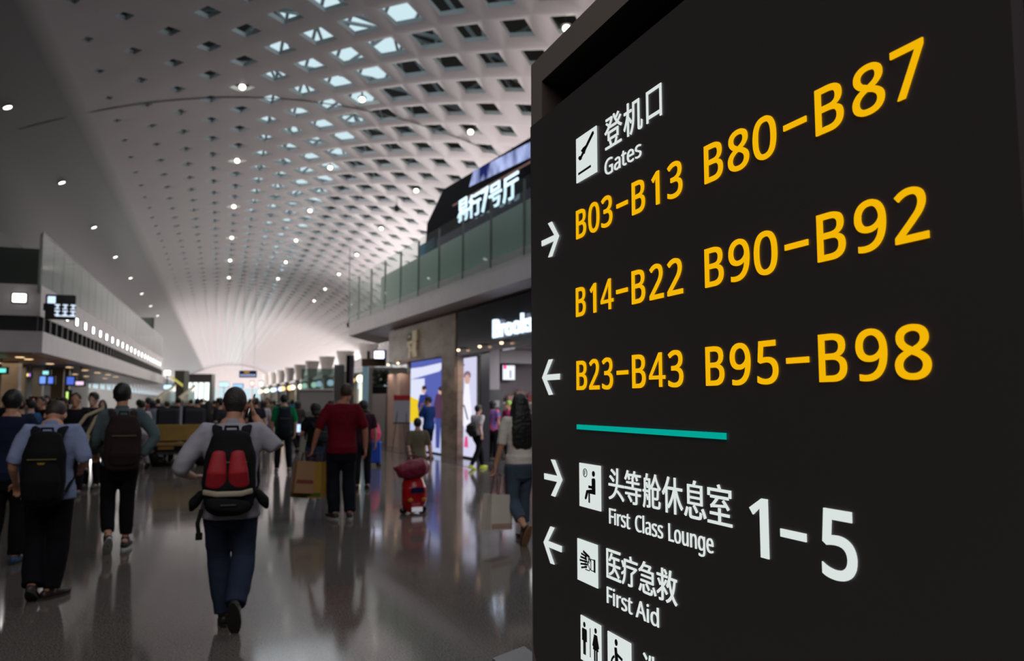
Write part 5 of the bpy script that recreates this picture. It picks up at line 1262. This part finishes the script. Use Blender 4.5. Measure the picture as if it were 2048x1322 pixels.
bm = B(); hexa(bm, [(-.52, -.09, .84), (-.34, -.06, .80), (-.36, .04, .80), (-.54, .0, .84), (-.47, -.09, 1.22), (-.29, -.06, 1.18), (-.31, .04, 1.18), (-.49, .0, 1.22)]); ob('bag_body', bm, mat('tote_cream', (176, 162, 132), .8, var=.1, scale=4), tb)
bm = B()
for kz in (.9, .97, 1.04): bar(bm, (-.49 + (kz - .9) * .13, -.086, kz), (-.36 + (kz - .9) * .13, -.066, kz - .03), .03, .035)
ob('bag_print', bm, mat('tote_print', (40, 36, 34), .8), tb)
for y_ in (-.03, .04):
    bm = B(); tube(bm, [(-.45, y_ - .03, 1.19), (-.33, y_ - .03, 1.38), (-.17, y_, 1.46), (-.24, y_, 1.36), (-.32, y_ - .02, 1.17)], [(.016, .005)] * 5, 8); smooth(ob('bag_handle', bm, mat('tote_cream', (176, 162, 132), .8), tb))

# 4 the person cut by the left picture edge
p = gpos(14, 1128)
person('person in dark navy jacket and black trousers at the left picture edge', (p.x - .03, p.y, 0), 0, 1.68,
       dict(wrr=(.2, .2, 1.0), knr=(.1, .06, .48), anr=(.1, .0, .085), knl=(-.1, .05, .48), anl=(-.1, -.2, .14), toel=(0, .8, -.5), toer=(.2, 1, 0)),
       hair=('short', None), top=(26, 32, 54), sleeve='long', hem=.82, legs=(18, 18, 22), shoes=(44, 74, 110), w=1.1, flare=.02)

# 5 man in the red T-shirt with paper carrier bags
p = gpos(690, 1036)
g = person('tall broad man in dark red T-shirt and black trousers carrying paper bags', (p.x - .06, p.y, 0), -4, 1.82,
           dict(hd=(.05, .03, 1.585), face=(.15, 1, .05), ell=(-.30, -.04, 1.13), wrl=(-.355, .03, .90), handl=(-.25, .05, -1), elr=(.29, -.02, 1.13), wrr=(.30, .02, .88), knl=(-.10, .06, .49), anl=(-.085, -.05, .085), toel=(-.45, 1, 0), knr=(.1, .07, .48), anr=(.11, -.06, .085), toer=(.05, 1, 0)),
           skin=mat('skin_ruddy', (176, 116, 92), .55), hair=('fade', HAIRB), top=(102, 14, 31), sleeve='elbow', hem=.82, legs=(22, 24, 32), shoes=(40, 38, 38), sole=(170, 165, 160), w=1.16, hips=.94, base=1.06, flare=.022)
hx = xf(g, (-.385, .03, .80))


def carrier(label, loc, rz, w, h, d, c, stripe=None, tilt=0., handlec=(70, 40, 36), stripe2=None, hl=.13):
    k = thing('paper_bag', label, 'bag', loc, rz, None); k.rotation_euler = (0, tilt, rz)
    m = mat('paper_%d_%d_%d' % c, c, .7, var=.08, scale=4)
    bm = B()
    q = [(-w / 2, -d / 2), (w / 2, -d / 2), (w / 2, 0), (w / 2, d / 2), (-w / 2, d / 2), (-w / 2, 0)]
    a = [bm.verts.new((x, y, -hl - h)) for x, y in q]; t = [bm.verts.new((x * (.985 if y else .93), y * .8, -hl)) for x, y in q]
    bm.faces.new(a[::-1])
    for i in range(6): bm.faces.new((a[i], a[(i + 1) % 6], t[(i + 1) % 6], t[i]))
    a2 = [bm.verts.new((v.co.x * .98, v.co.y * .95, -hl)) for v in t]; b3 = [bm.verts.new((v.co.x * .97, v.co.y * .95, -hl - h + .005)) for v in a]
    for i in range(6): bm.faces.new((a2[i], a2[(i + 1) % 6], b3[(i + 1) % 6], b3[i])); bm.faces.new((t[i], t[(i + 1) % 6], a2[(i + 1) % 6], a2[i]))
    bm.faces.new(b3); ob('bag_body', bm, m, k)
    for y in (-d * .32, d * .32):
        bm = B(); tube(bm, [(-w * .2, y, -hl - .03), (-w * .16, y * .6, -.03), (0, 0, 0), (w * .16, y * .6, -.03), (w * .2, y, -hl - .03)], [.006] * 5, 8); ob('bag_handle', bm, mat('cord_%d_%d_%d' % handlec, handlec, .7), k)
    if stripe:
        bm = B(); box(bm, -w * .42, w * .42, -d / 2 - .004, -d * .47, -hl - h * .68, -hl - h * .58); ob('bag_print', bm, mat('bagprint_%d_%d_%d' % stripe, stripe, .7), k)
    if stripe2:
        bm = B(); box(bm, -w * .48, w * .48, -d / 2 - .004, -d * .45, -hl - h + .02, -hl - h + .07); ob('bag_trim', bm, mat('bagprint_%d_%d_%d' % stripe2, stripe2, .7), k)
    return k


carrier('brown kraft paper bag with reddish stripe held by the man in red', hx + Vector((-.05, .02, .05)), .28, .27, .42, .13, (158, 118, 86), (120, 50, 44), .10)
carrier('ochre yellow paper bag hanging behind the brown kraft bag', hx + Vector((.09, .06, .03)), -.7, .24, .47, .17, (172, 130, 52), None, -.02, stripe2=(80, 96, 40))
carrier('small yellow edged paper bag half hidden by the brown kraft bag', hx + Vector((-.05, .17, .02)), .1, .22, .47, .1, (140, 112, 50), None, .13)

# 6 the woman with curly dark hair
p = gpos(628, 985)
g = person('woman with curly dark bob in black T-shirt looking at a phone', (p.x, p.y, 0), 14, 1.55,
           dict(ell=(-.26, .02, 1.12), wrl=(-.20, .22, 1.08), handl=(.2, .8, .3), elr=(.25, .02, 1.12), wrr=(.2, .2, 1.02), face=(-.35, 1, -.2), knl=(-.08, .1, .49), anl=(-.07, -.1, .1), knr=(.08, .05, .48)),
           skin=SKINL, hair=('bob', None), top=(22, 22, 26), sleeve='short', hem=.86, legs=(50, 62, 84), shoes=(50, 46, 46), w=.98)
backpack(g, 'small black and navy backpack on the woman with curly hair', .27, .36, .15, 1.30, -.12, (26, 28, 36), frontbox=(.75, .08, .6, .035, (38, 40, 46)), cx=.06)
ph = thing('phone', 'phone with pale blue lit screen held by the curly haired woman', 'phone', xf(g, (-.22, .33, 1.22)), .3)
bm = B(); rbox(bm, -.036, .036, -.005, .005, -.075, .075, .004); ob('phone_case', bm, M['black'], ph); bm = B(); box(bm, -.032, .032, -.008, -.005, -.068, .068); ob('phone_screen', bm, emat('phone_glow', (190, 215, 255), 1.4), ph)

# 7 green shirt
p = gpos(565, 944)
g = person('man in bright green T-shirt and black trousers standing with dark backpack', (p.x, p.y, 0), 2, 1.74, dict(elr=(.26, -.02, 1.1), wrr=(.25, .04, .86), knr=(.12, .02, .48), anr=(.14, -.02, .085), knl=(-.11, .02, .48), anl=(-.13, -.02, .085)),
           skin=SKINL, hair=('short', None), top=(10, 120, 74), sleeve='elbow', hem=.86, legs=(20, 22, 28), shoes=(90, 86, 90), sole=(170, 165, 165), w=1.08)
backpack(g, 'long dark navy backpack on the man in green', .33, .6, .17, 1.41, -.12, (28, 30, 40), frontbox=(.8, .08, .55, .04, (24, 26, 34)))

# 8 people half hidden behind the red shirt
p = fwd(663, 15.5)
g = person('person with black hair half hidden left of the man in red', p, 0, 1.60, {}, hair=('short', None), top=(40, 36, 40), sleeve='short', legs=(60, 58, 62), w=.95, detail=False)
p = fwd(727, 14.5)
g = person('woman in dark maroon top half hidden right of the man in red', p, 0, 1.60, {}, hair=('bob', None), top=(52, 28, 40), sleeve='short', legs=(26, 26, 34), w=1.0, detail=False)
# blue suitcase with a pink bag on top
p = gpos(747, 932)
g = thing('suitcase', 'bright blue trolley suitcase under a pink bag on the right', 'suitcase', p, .1)
bm = B(); rbox(bm, -.17, .17, -.11, .11, .07, .62, .05, 4); ob('case_body', bm, mat('case_blue', (20, 74, 180), .35), g)
for x in (-.1, -.03, .03, .1):
    bm = B(); rbox(bm, x - .012, x + .012, -.122, .122, .1, .6, .008); ob('case_rib', bm, mat('case_navy', (16, 40, 110), .4), g)
for x in (-.13, .13):
    for y in (-.07, .07):
        bm = B(); tube(bm, [(x - .02, y, .035), (x + .02, y, .035)], [.035, .035], 12); ob('wheel', bm, M['black'], g)
bm = B(); tube(bm, [(-.09, .08, .6), (-.09, .08, 1.0), (.09, .08, 1.0), (.09, .08, .6)], [.012] * 4, 8); ob('pull_handle', bm, M['steel'], g)
g2 = thing('travel_bag', 'bulging bright pink bag strapped on the blue suitcase', 'bag', (p.x, p.y, .62), .1)
bm = B(); tube(bm, [(0, 0, .06), (0, -.01, .2), (0, 0, .36)], [(.16, .11), (.175, .125), (.13, .09)], 16); ob('bag_body', remesh(bm, .014, 4, .008), mat('bag_pink', (200, 44, 96), .6), g2)
bm = B(); tube(bm, [(-.06, 0, .40), (-.05, 0, .48), (.05, 0, .48), (.06, 0, .40)], [.012] * 4, 8); ob('bag_handle', bm, mat('bag_pink2', (150, 30, 70), .6), g2)

# 9 boy with the red suitcase
p = gpos(838, 955)
p = fwd(836, 13.2)
g = person('boy in olive grey T-shirt and red shorts pulling a red suitcase', p, 2, 1.30,
           dict(ell=(-.22, -.06, 1.12), wrl=(-.20, -.16, .92), elr=(.25, -.02, 1.12), wrr=(.30, .05, .9), knl=(-.09, .08, .48)),
           skin=SKINL, hair=('short', None), top=(112, 102, 84), sleeve='elbow', hem=.80, legs=(134, 24, 40), legend=.5, shoes=(150, 40, 44), w=1.02, detail=False)
p = gpos(830, 1028)
g = thing('suitcase', 'shiny red moulded child suitcase on wheels with dark blue window panel', 'suitcase', (p.x, p.y + .08, 0), .12)
sm_ = mat('case_red', (170, 16, 24), .22, var=.08, scale=3)
bm = B(); tube(bm, [(0, .02, .10), (0, -.03, .2), (0, -.02, .34), (0, .05, .48)], [(.16, .10), (.185, .12), (.18, .125), (.14, .09)], 20); rbox(bm, -.165, .165, -.04, .1, .08, .46, .05)
ob('case_shell', remesh(bm, .011, 4), sm_, g)
bm = B(); prism(bm, [(-.10, .30), (.10, .30), (.085, .37), (-.085, .37)], -.158, -.135); ob('window_panel', bm, mat('case_navy_glass', (22, 26, 66), .15), g)
bm = B(); prism(bm, [(-.075, .04), (.075, .04), (.075, .10), (-.075, .10)], -.15, -.12); ob('white_plate', bm, mat('plate_white', (225, 225, 235), .4, emit=.25), g)
for x in (-.10, .10):
    bm = B(); ell(bm, (x, -.14, .2), (.035, .02, .03), None, 12); ob('tail_lamp_bump', bm, mat('case_gold', (190, 120, 40), .3), g)
    bm = B(); tube(bm, [(x * 1.45 - .015, .02, .045), (x * 1.45 + .015, .02, .045)], [.045, .045], 14); ob('wheel', bm, M['black'], g)
bm = B(); tube(bm, [(-.06, .08, .46), (-.05, .16, .85), (.05, .16, .85), (.06, .08, .46)], [.01] * 4, 8); ob('pull_handle', bm, M['black'], g)
d = thing('travel_bag', 'dark crimson soft bag lying across the red suitcase', 'bag', (p.x - .0, p.y + .10, .47), .12)
bm = B(); tube(bm, [(-.30, -.02, .17), (-.22, -.03, .13), (-.05, -.05, .14), (.1, -.03, .16), (.17, 0, .15)], [(.02, .015), (.09, .10), (.13, .14), (.125, .14), (.07, .1)], 16, ref=(0, 0, 1)); ob('bag_body', remesh(bm, .012, 4, .012, 9), mat('bag_crimson', (120, 14, 48), .6), d)
bm = B(); tube(bm, [(-.1, 0, .27), (-.06, .02, .33), (.04, .02, .33), (.08, 0, .28)], [.012] * 4, 8); ob('bag_handle', bm, mat('bag_crimson2', (90, 10, 40), .6), d)

# 10 man in navy before the poster
p = gpos(858, 913)
person('man in navy T-shirt and dark shorts with hand at mouth before the poster', (p.x - .25, p.y - .9, 0), 38, 1.72,
       dict(face=(-.5, .8, 0), elr=(.24, .02, 1.12), ell=(-.25, .14, 1.16), wrl=(-.06, .22, 1.42), handl=(.3, -.3, .8), wrr=(.24, .06, .86), knl=(-.11, .05, .48), anl=(-.13, 0, .085)),
       skin=SKIN, hair=('short', None), top=(28, 58, 112), sleeve='mid', hem=.82, legs=(20, 26, 48), legend=.52, shoes=(120, 90, 80), w=1.14, detail=False)
# 11 girl in white with neon shoes
p = gpos(955, 938)
g = person('girl in white T-shirt and striped black track trousers with neon yellow shoes', (p.x, p.y, 0), -62, 1.50,
           dict(face=(.15, 1, .0), ell=(-.22, .05, 1.12), wrl=(-.2, .16, .95), elr=(.2, -.14, 1.12), wrr=(.2, -.05, .9), knl=(-.08, .2, .5), anl=(-.06, .24, .085), knr=(.08, -.06, .48), anr=(.06, -.30, .12), toer=(0, .9, -.3)),
           skin=SKINL, hair=('short', None), top=(206, 198, 206), sleeve='short', hem=.88, legs=(20, 20, 24), shoes=(176, 190, 40), sole=(200, 205, 90), w=.9, detail=False)
for s, (a, b_, c) in (('l', ((-.185, .0, .88), (-.165, .2, .5), (-.12, .22, .12))),):
    bm = B(); tube(bm, [a, b_, c], [(.012, .006)] * 3, 8); smooth(ob('side_stripe', bm, mat('stripe_white', (215, 212, 218), .7), g))
k = thing('shoulder_bag', 'black sports bag on the back of the girl in white', 'bag', g.location, g.rotation_euler.z, None, g.scale.x)
bm = B(); tube(bm, [(0, -.18, .92), (0, -.25, 1.02), (0, -.24, 1.14), (0, -.18, 1.22)], [(.15, .07), (.18, .11), (.17, .1), (.1, .05)], 16); ob('bag_body', remesh(bm, .012, 4, .006), mat('pack_black', (18, 18, 20), .7), k)
bm = B(); tube(bm, [(-.1, -.16, 1.2), (-.16, -.02, 1.3), (-.185, -.02, 1.1), (-.19, -.1, .86)], [(.02, .008)] * 4, 8); smooth(ob('neon_strap', bm, mat('neon_yellow', (170, 196, 40), .6), k))
# 12 woman with long hair at the sign
p = gpos(1046, 1092)
g = person('woman with long black hair in white T-shirt and grey jeans carrying a white bag', (p.x + .05, p.y + .22, 0), 3, 1.655,
           dict(ell=(-.245, -.02, 1.12), wrl=(-.30, .02, .885), handl=(-.2, .05, -1), elr=(.23, .06, 1.12), wrr=(.2, .2, 1.02), knl=(-.085, .03, .47), anl=(-.045, -.24, .19), toel=(-.05, .5, -.85), knr=(.09, .1, .49), anr=(.1, .12, .085)),
           skin=SKIN, hair=('long', None), top=(214, 206, 198), sleeve='elbow', hem=.90, legs=(74, 86, 102), legend=.86, shoes=(34, 26, 24), sole=(150, 110, 80), w=1.0)
hx = xf(g, (-.33, .02, .79))
carrier('big white paper shopping bag held by the woman with long hair', hx + Vector((.07, .0, .0)), .35, .30, .38, .18, (222, 212, 198), None, .06, (120, 40, 44), stripe2=(186, 150, 140), hl=.22)
# 13 people inside and at the shop
p = fl(ft(985, 900, .75), .75)
g = person('person in a bright red flowered top inside the dark shop', p, -60, 1.62, dict(face=(0, 1, 0)), hair=('bob', None), top=(150, 30, 44), topm=mat('flowered_red', (190, 36, 52), .7, var=.9, scale=7, rgb2=(40, 90, 170)), sleeve='short', hem=.84, legs=(18, 18, 22), w=1.0, detail=False)
p = fl(ft(1018, 880, 1.5), 1.5)
person('person with a lime green cap behind the long haired woman in the shop', p, 120, 1.6, {}, hair=('short', mat('cap_lime', (120, 170, 50), .6)), top=(190, 70, 120), sleeve='short', legs=(30, 30, 36), w=1.0, detail=False)

# ------------------------------------------------------------------ the crowd
CROWD = []


def proto(**kw):
    g = person('x', (0, -60, 0), 0, 1.7, detail=False, **kw)
    return g


PT = [proto(pose=dict(knl=(-.09, .12, .5), anl=(-.09, .16, .085), knr=(.09, .02, .47), anr=(.09, -.25, .14), toer=(0, .8, -.5)), top=(40, 40, 44), sleeve='short', hair=('short', None)),
      proto(pose=dict(wrl=(-.12, .26, 1.08), wrr=(.12, .26, 1.1), elr=(.25, .05, 1.12), ell=(-.25, .05, 1.12)), top=(40, 40, 44), sleeve='long', hair=('crop', None), w=1.1),
      proto(pose=dict(knr=(.09, .12, .5), anr=(.09, .15, .085), anl=(-.09, -.22, .13), toel=(0, .8, -.5), wrr=(.26, .15, .92)), top=(40, 40, 44), sleeve='short', hair=('bob', None), w=.94, skin=SKINL),
      proto(pose=dict(elr=(.3, .0, 1.15), wrr=(.12, .18, 1.3)), top=(40, 40, 44), sleeve='short', hair=('short', None), w=1.05, skin=SKINL),
      proto(pose=dict(wrl=(-.27, .02, .86)), top=(40, 40, 44), sleeve='elbow', hair=('long', None), w=.95, skin=SKINL)]


def crowd(k, pos, rz, h, top, legs, label, group=None):
    src = PT[k]; g = src.copy(); COL.objects.link(g); g.location = pos; g.rotation_euler = (0, 0, math.radians(rz)); g.scale = (h / 1.72,) * 3
    g['label'] = label; g['category'] = 'person'
    if group: g['group'] = group
    for c in src.children:
        if c.name.startswith('shoe') and g.location.y > 26: continue
        d = c.copy(); COL.objects.link(d); d.parent = g
        nm = c.name.split('.')[0]
        for cc in c.children:
            e = cc.copy(); COL.objects.link(e); e.parent = d
        if nm in ('shirt', 'collar', 'trousers'):
            q = top if nm != 'trousers' else legs
            d.material_slots[0].link = 'OBJECT'; d.material_slots[0].material = mat('crowd_%d_%d_%d' % q, q, .85, spec=.12)
    return g


BK, NV, GY, WH, BL_, BG = (24, 24, 28), (28, 32, 50), (80, 80, 86), (176, 172, 176), (44, 80, 120), (126, 112, 96)
# left crowd under the mezzanine: (column px, distance, proto, heading, height, top, legs, label)
for px, d, k, rz, h, t, lg, lb in (
        (40, 13.0, 0, 10, 1.62, NV, BK, 'dark navy clad person directly left of the bowed man in pale blue'),
        (62, 14.5, 3, 60, 1.62, BL_, BK, 'person in teal blue top behind the left shoulder of the bowed man'),
        (84, 16.5, 1, 150, 1.68, BK, BK, 'man facing the camera in black in the left crowd, above the bowed man'),
        (104, 18, 2, 30, 1.62, (52, 30, 36), BK, 'person in dark maroon in the left crowd behind the bowed man'),
        (128, 17, 0, 170, 1.66, (60, 60, 66), BK, 'person in grey facing the camera right of the bowed man'),
        (152, 13.5, 1, 175, 1.72, (30, 30, 36), BK, 'man in black T-shirt facing the camera with folded arms, left of the tote bag'),
        (188, 14.5, 3, 160, 1.74, (26, 26, 30), BK, 'man in black facing the camera with raised arm, above the tote bag'),
        (30, 20, 4, 90, 1.6, GY, BK, 'long haired person in grey far back at the left picture edge'),
        (12, 17, 0, 20, 1.72, BK, BK, 'tall person in black at the far left edge behind the navy jacket'),
        (70, 22, 2, 0, 1.6, WH, NV, 'person in white at the back of the left crowd'),
        (92, 21, 3, 200, 1.74, NV, BK, 'man at the back of the left crowd under the blue screens'),
        (118, 23, 1, 90, 1.7, BG, BK, 'person in beige at the back of the left crowd'),
        (205, 19, 4, 180, 1.62, BG, GY, 'long haired woman facing the camera behind the shoulder of the grey jacket')):
    crowd(k, fwd(px, d), rz, h, t, lg, lb)
for px, d, k, rz, h, t, lg, lb in (
        (284, 19, 0, 30, 1.6, (190, 180, 186), (120, 116, 120), 'person in pale top right of the grey jacket beside the cart'),
        (306, 24, 2, 0, 1.62, (120, 124, 140), BK, 'person in greyish blue behind the pale dressed person near the cart'),
        (279, 22, 3, 20, 1.64, (60, 50, 52), BK, 'person in brown black behind the head of the grey jacket man'),
        (356, 24.5, 1, 0, 1.72, (30, 34, 48), BK, 'man in navy standing ahead of the cart, left of its post'),
        (395, 24.5, 1, 10, 1.68, BK, BK, 'person in black ahead of the cart, right of its post'),
        (334, 26, 0, 0, 1.6, (56, 36, 34), BK, 'person in dark brown ahead of the left seat of the cart'),
        (418, 23, 4, 0, 1.62, (52, 44, 46), BG, 'long haired woman left of the head of the man with red backpack'),
        (441, 18.6, 3, 60, 1.66, (40, 38, 44), BG, 'tan faced person turned right, just left of the head of the phoning man'),
        (512, 21, 0, 0, 1.68, (42, 40, 46), BG, 'person in dark grey right of the raised elbow of the man with red backpack'),
        (527, 26, 2, 0, 1.62, (190, 178, 186), GY, 'person in pale pink left of the man in green'),
        (596, 25, 2, 20, 1.6, (60, 56, 54), BK, 'person in dark brown right of the man in green')):
    crowd(k, fwd(px, d), rz, h, t, lg, lb)
random.seed(5)
cols = [BK, NV, GY, WH, BL_, BG, (40, 36, 40), (150, 146, 150), (60, 40, 44), (120, 60, 60), (34, 40, 60)]
far = [(297, 30), (316, 29), (349, 29), (352, 46), (363, 40), (374, 52), (382, 33), (392, 44), (403, 36), (411, 50), (420, 42), (429, 35), (446, 55), (455, 44), (463, 60), (474, 38), (484, 50), (492, 42), (500, 34), (508, 56), (515, 40), (524, 48), (535, 33), (541, 54), (549, 44), (585, 40), (592, 50), (604, 46), (616, 44), (470, 70), (488, 74), (440, 72), (425, 66), (505, 68), (520, 66), (536, 70), (400, 62), (385, 60), (370, 64), (556, 60), (308, 44), (338, 52), (366, 42), (388, 47), (414, 58), (434, 48), (450, 66), (478, 62), (496, 52), (512, 62), (530, 58), (544, 50), (570, 56), (578, 48), (610, 56), (598, 62), (461, 36), (486, 34), (508, 40)]
USED = []
for i, (px, d) in enumerate(far):
    q_ = fwd(px, d)
    if any((q_ - u_).length < .95 for u_ in USED): continue
    USED.append(q_)
    a = random.choice(cols); b_ = random.choice([BK, NV, GY, (40, 36, 40)])
    crowd(random.randrange(5), fwd(px, d), random.choice([0, 10, -15, 170, 185, 80]), random.uniform(1.58, 1.76), a, b_, 'small blurred figure in the distant crowd far down the concourse', 'distant crowd down the concourse')
for g in PT:
    for c in list(g.children):
        for cc in list(c.children): bpy.data.objects.remove(cc)
        bpy.data.objects.remove(c)
    bpy.data.objects.remove(g)

# ------------------------------------------------------------------ electric cart seen from behind
p = fwd(362, 19.5)
g = thing('passenger_cart', 'electric passenger cart with ochre rear board and two dark seats seen from behind', 'cart', p, -.06)
och = mat('cart_ochre', (150, 116, 50), .5, var=.2, scale=3)
bm = B(); rbox(bm, -.58, .58, -.04, .02, .62, 1.02, .02); ob('rear_board', bm, och, g)
bm = B(); rbox(bm, -.56, .56, 0, 2.0, .34, .5, .03); ob('chassis', bm, M['black'], g)
bm = B(); rbox(bm, -.52, .52, -.12, .5, .5, .58, .02); ob('rear_seat', bm, mat('cart_tan', (132, 100, 50), .6), g)
for x in (-.3, .3):
    bm = B(); rbox(bm, x - .27, x + .27, .12, .26, .92, 1.42, .09, 4); ob('seat_back', bm, mat('cart_seat', (24, 26, 34), .6), g)
    bm = B(); rbox(bm, x - .25, x + .25, .2, .7, .55, .68, .04); ob('seat_cushion', bm, mat('cart_seat', (24, 26, 34), .6), g)
    bm = B(); rbox(bm, x - .18, x + .18, -.06, -.03, .42, .56, .01); ob('tail_panel', bm, och, g)
    for y in (.25, 1.7):
        bm = B(); tube(bm, [(x * 1.75 - .06, y, .2), (x * 1.75 + .06, y, .2)], [.2, .2], 18); ob('wheel', bm, M['black'], g)
bm = B(); tube(bm, [(0, .02, .95), (0, .02, 1.42)], [.035, .035], 10); ob('post', bm, mat('cart_post', (150, 150, 160), .4), g)
bm = B(); rbox(bm, -.5, .5, -.1, -.05, .3, .36, .01); ob('bumper', bm, M['dark'], g)

bpy.data.scenes.remove(TMP)
# things built in world coordinates: set each Empty at the base of what it carries
bpy.context.view_layer.update()
for g in [o for o in COL.objects if o.type == 'EMPTY' and o.parent is None and o.location.length < 1e-6]:
    P_ = [ch.matrix_world @ Vector(c) for ch in g.children if ch.type == 'MESH' for c in ch.bound_box]
    if not P_: continue
    c = Vector(((min(p.x for p in P_) + max(p.x for p in P_)) / 2, (min(p.y for p in P_) + max(p.y for p in P_)) / 2, min(p.z for p in P_)))
    g.location = c
    for ch in g.children: ch.location = ch.location - c
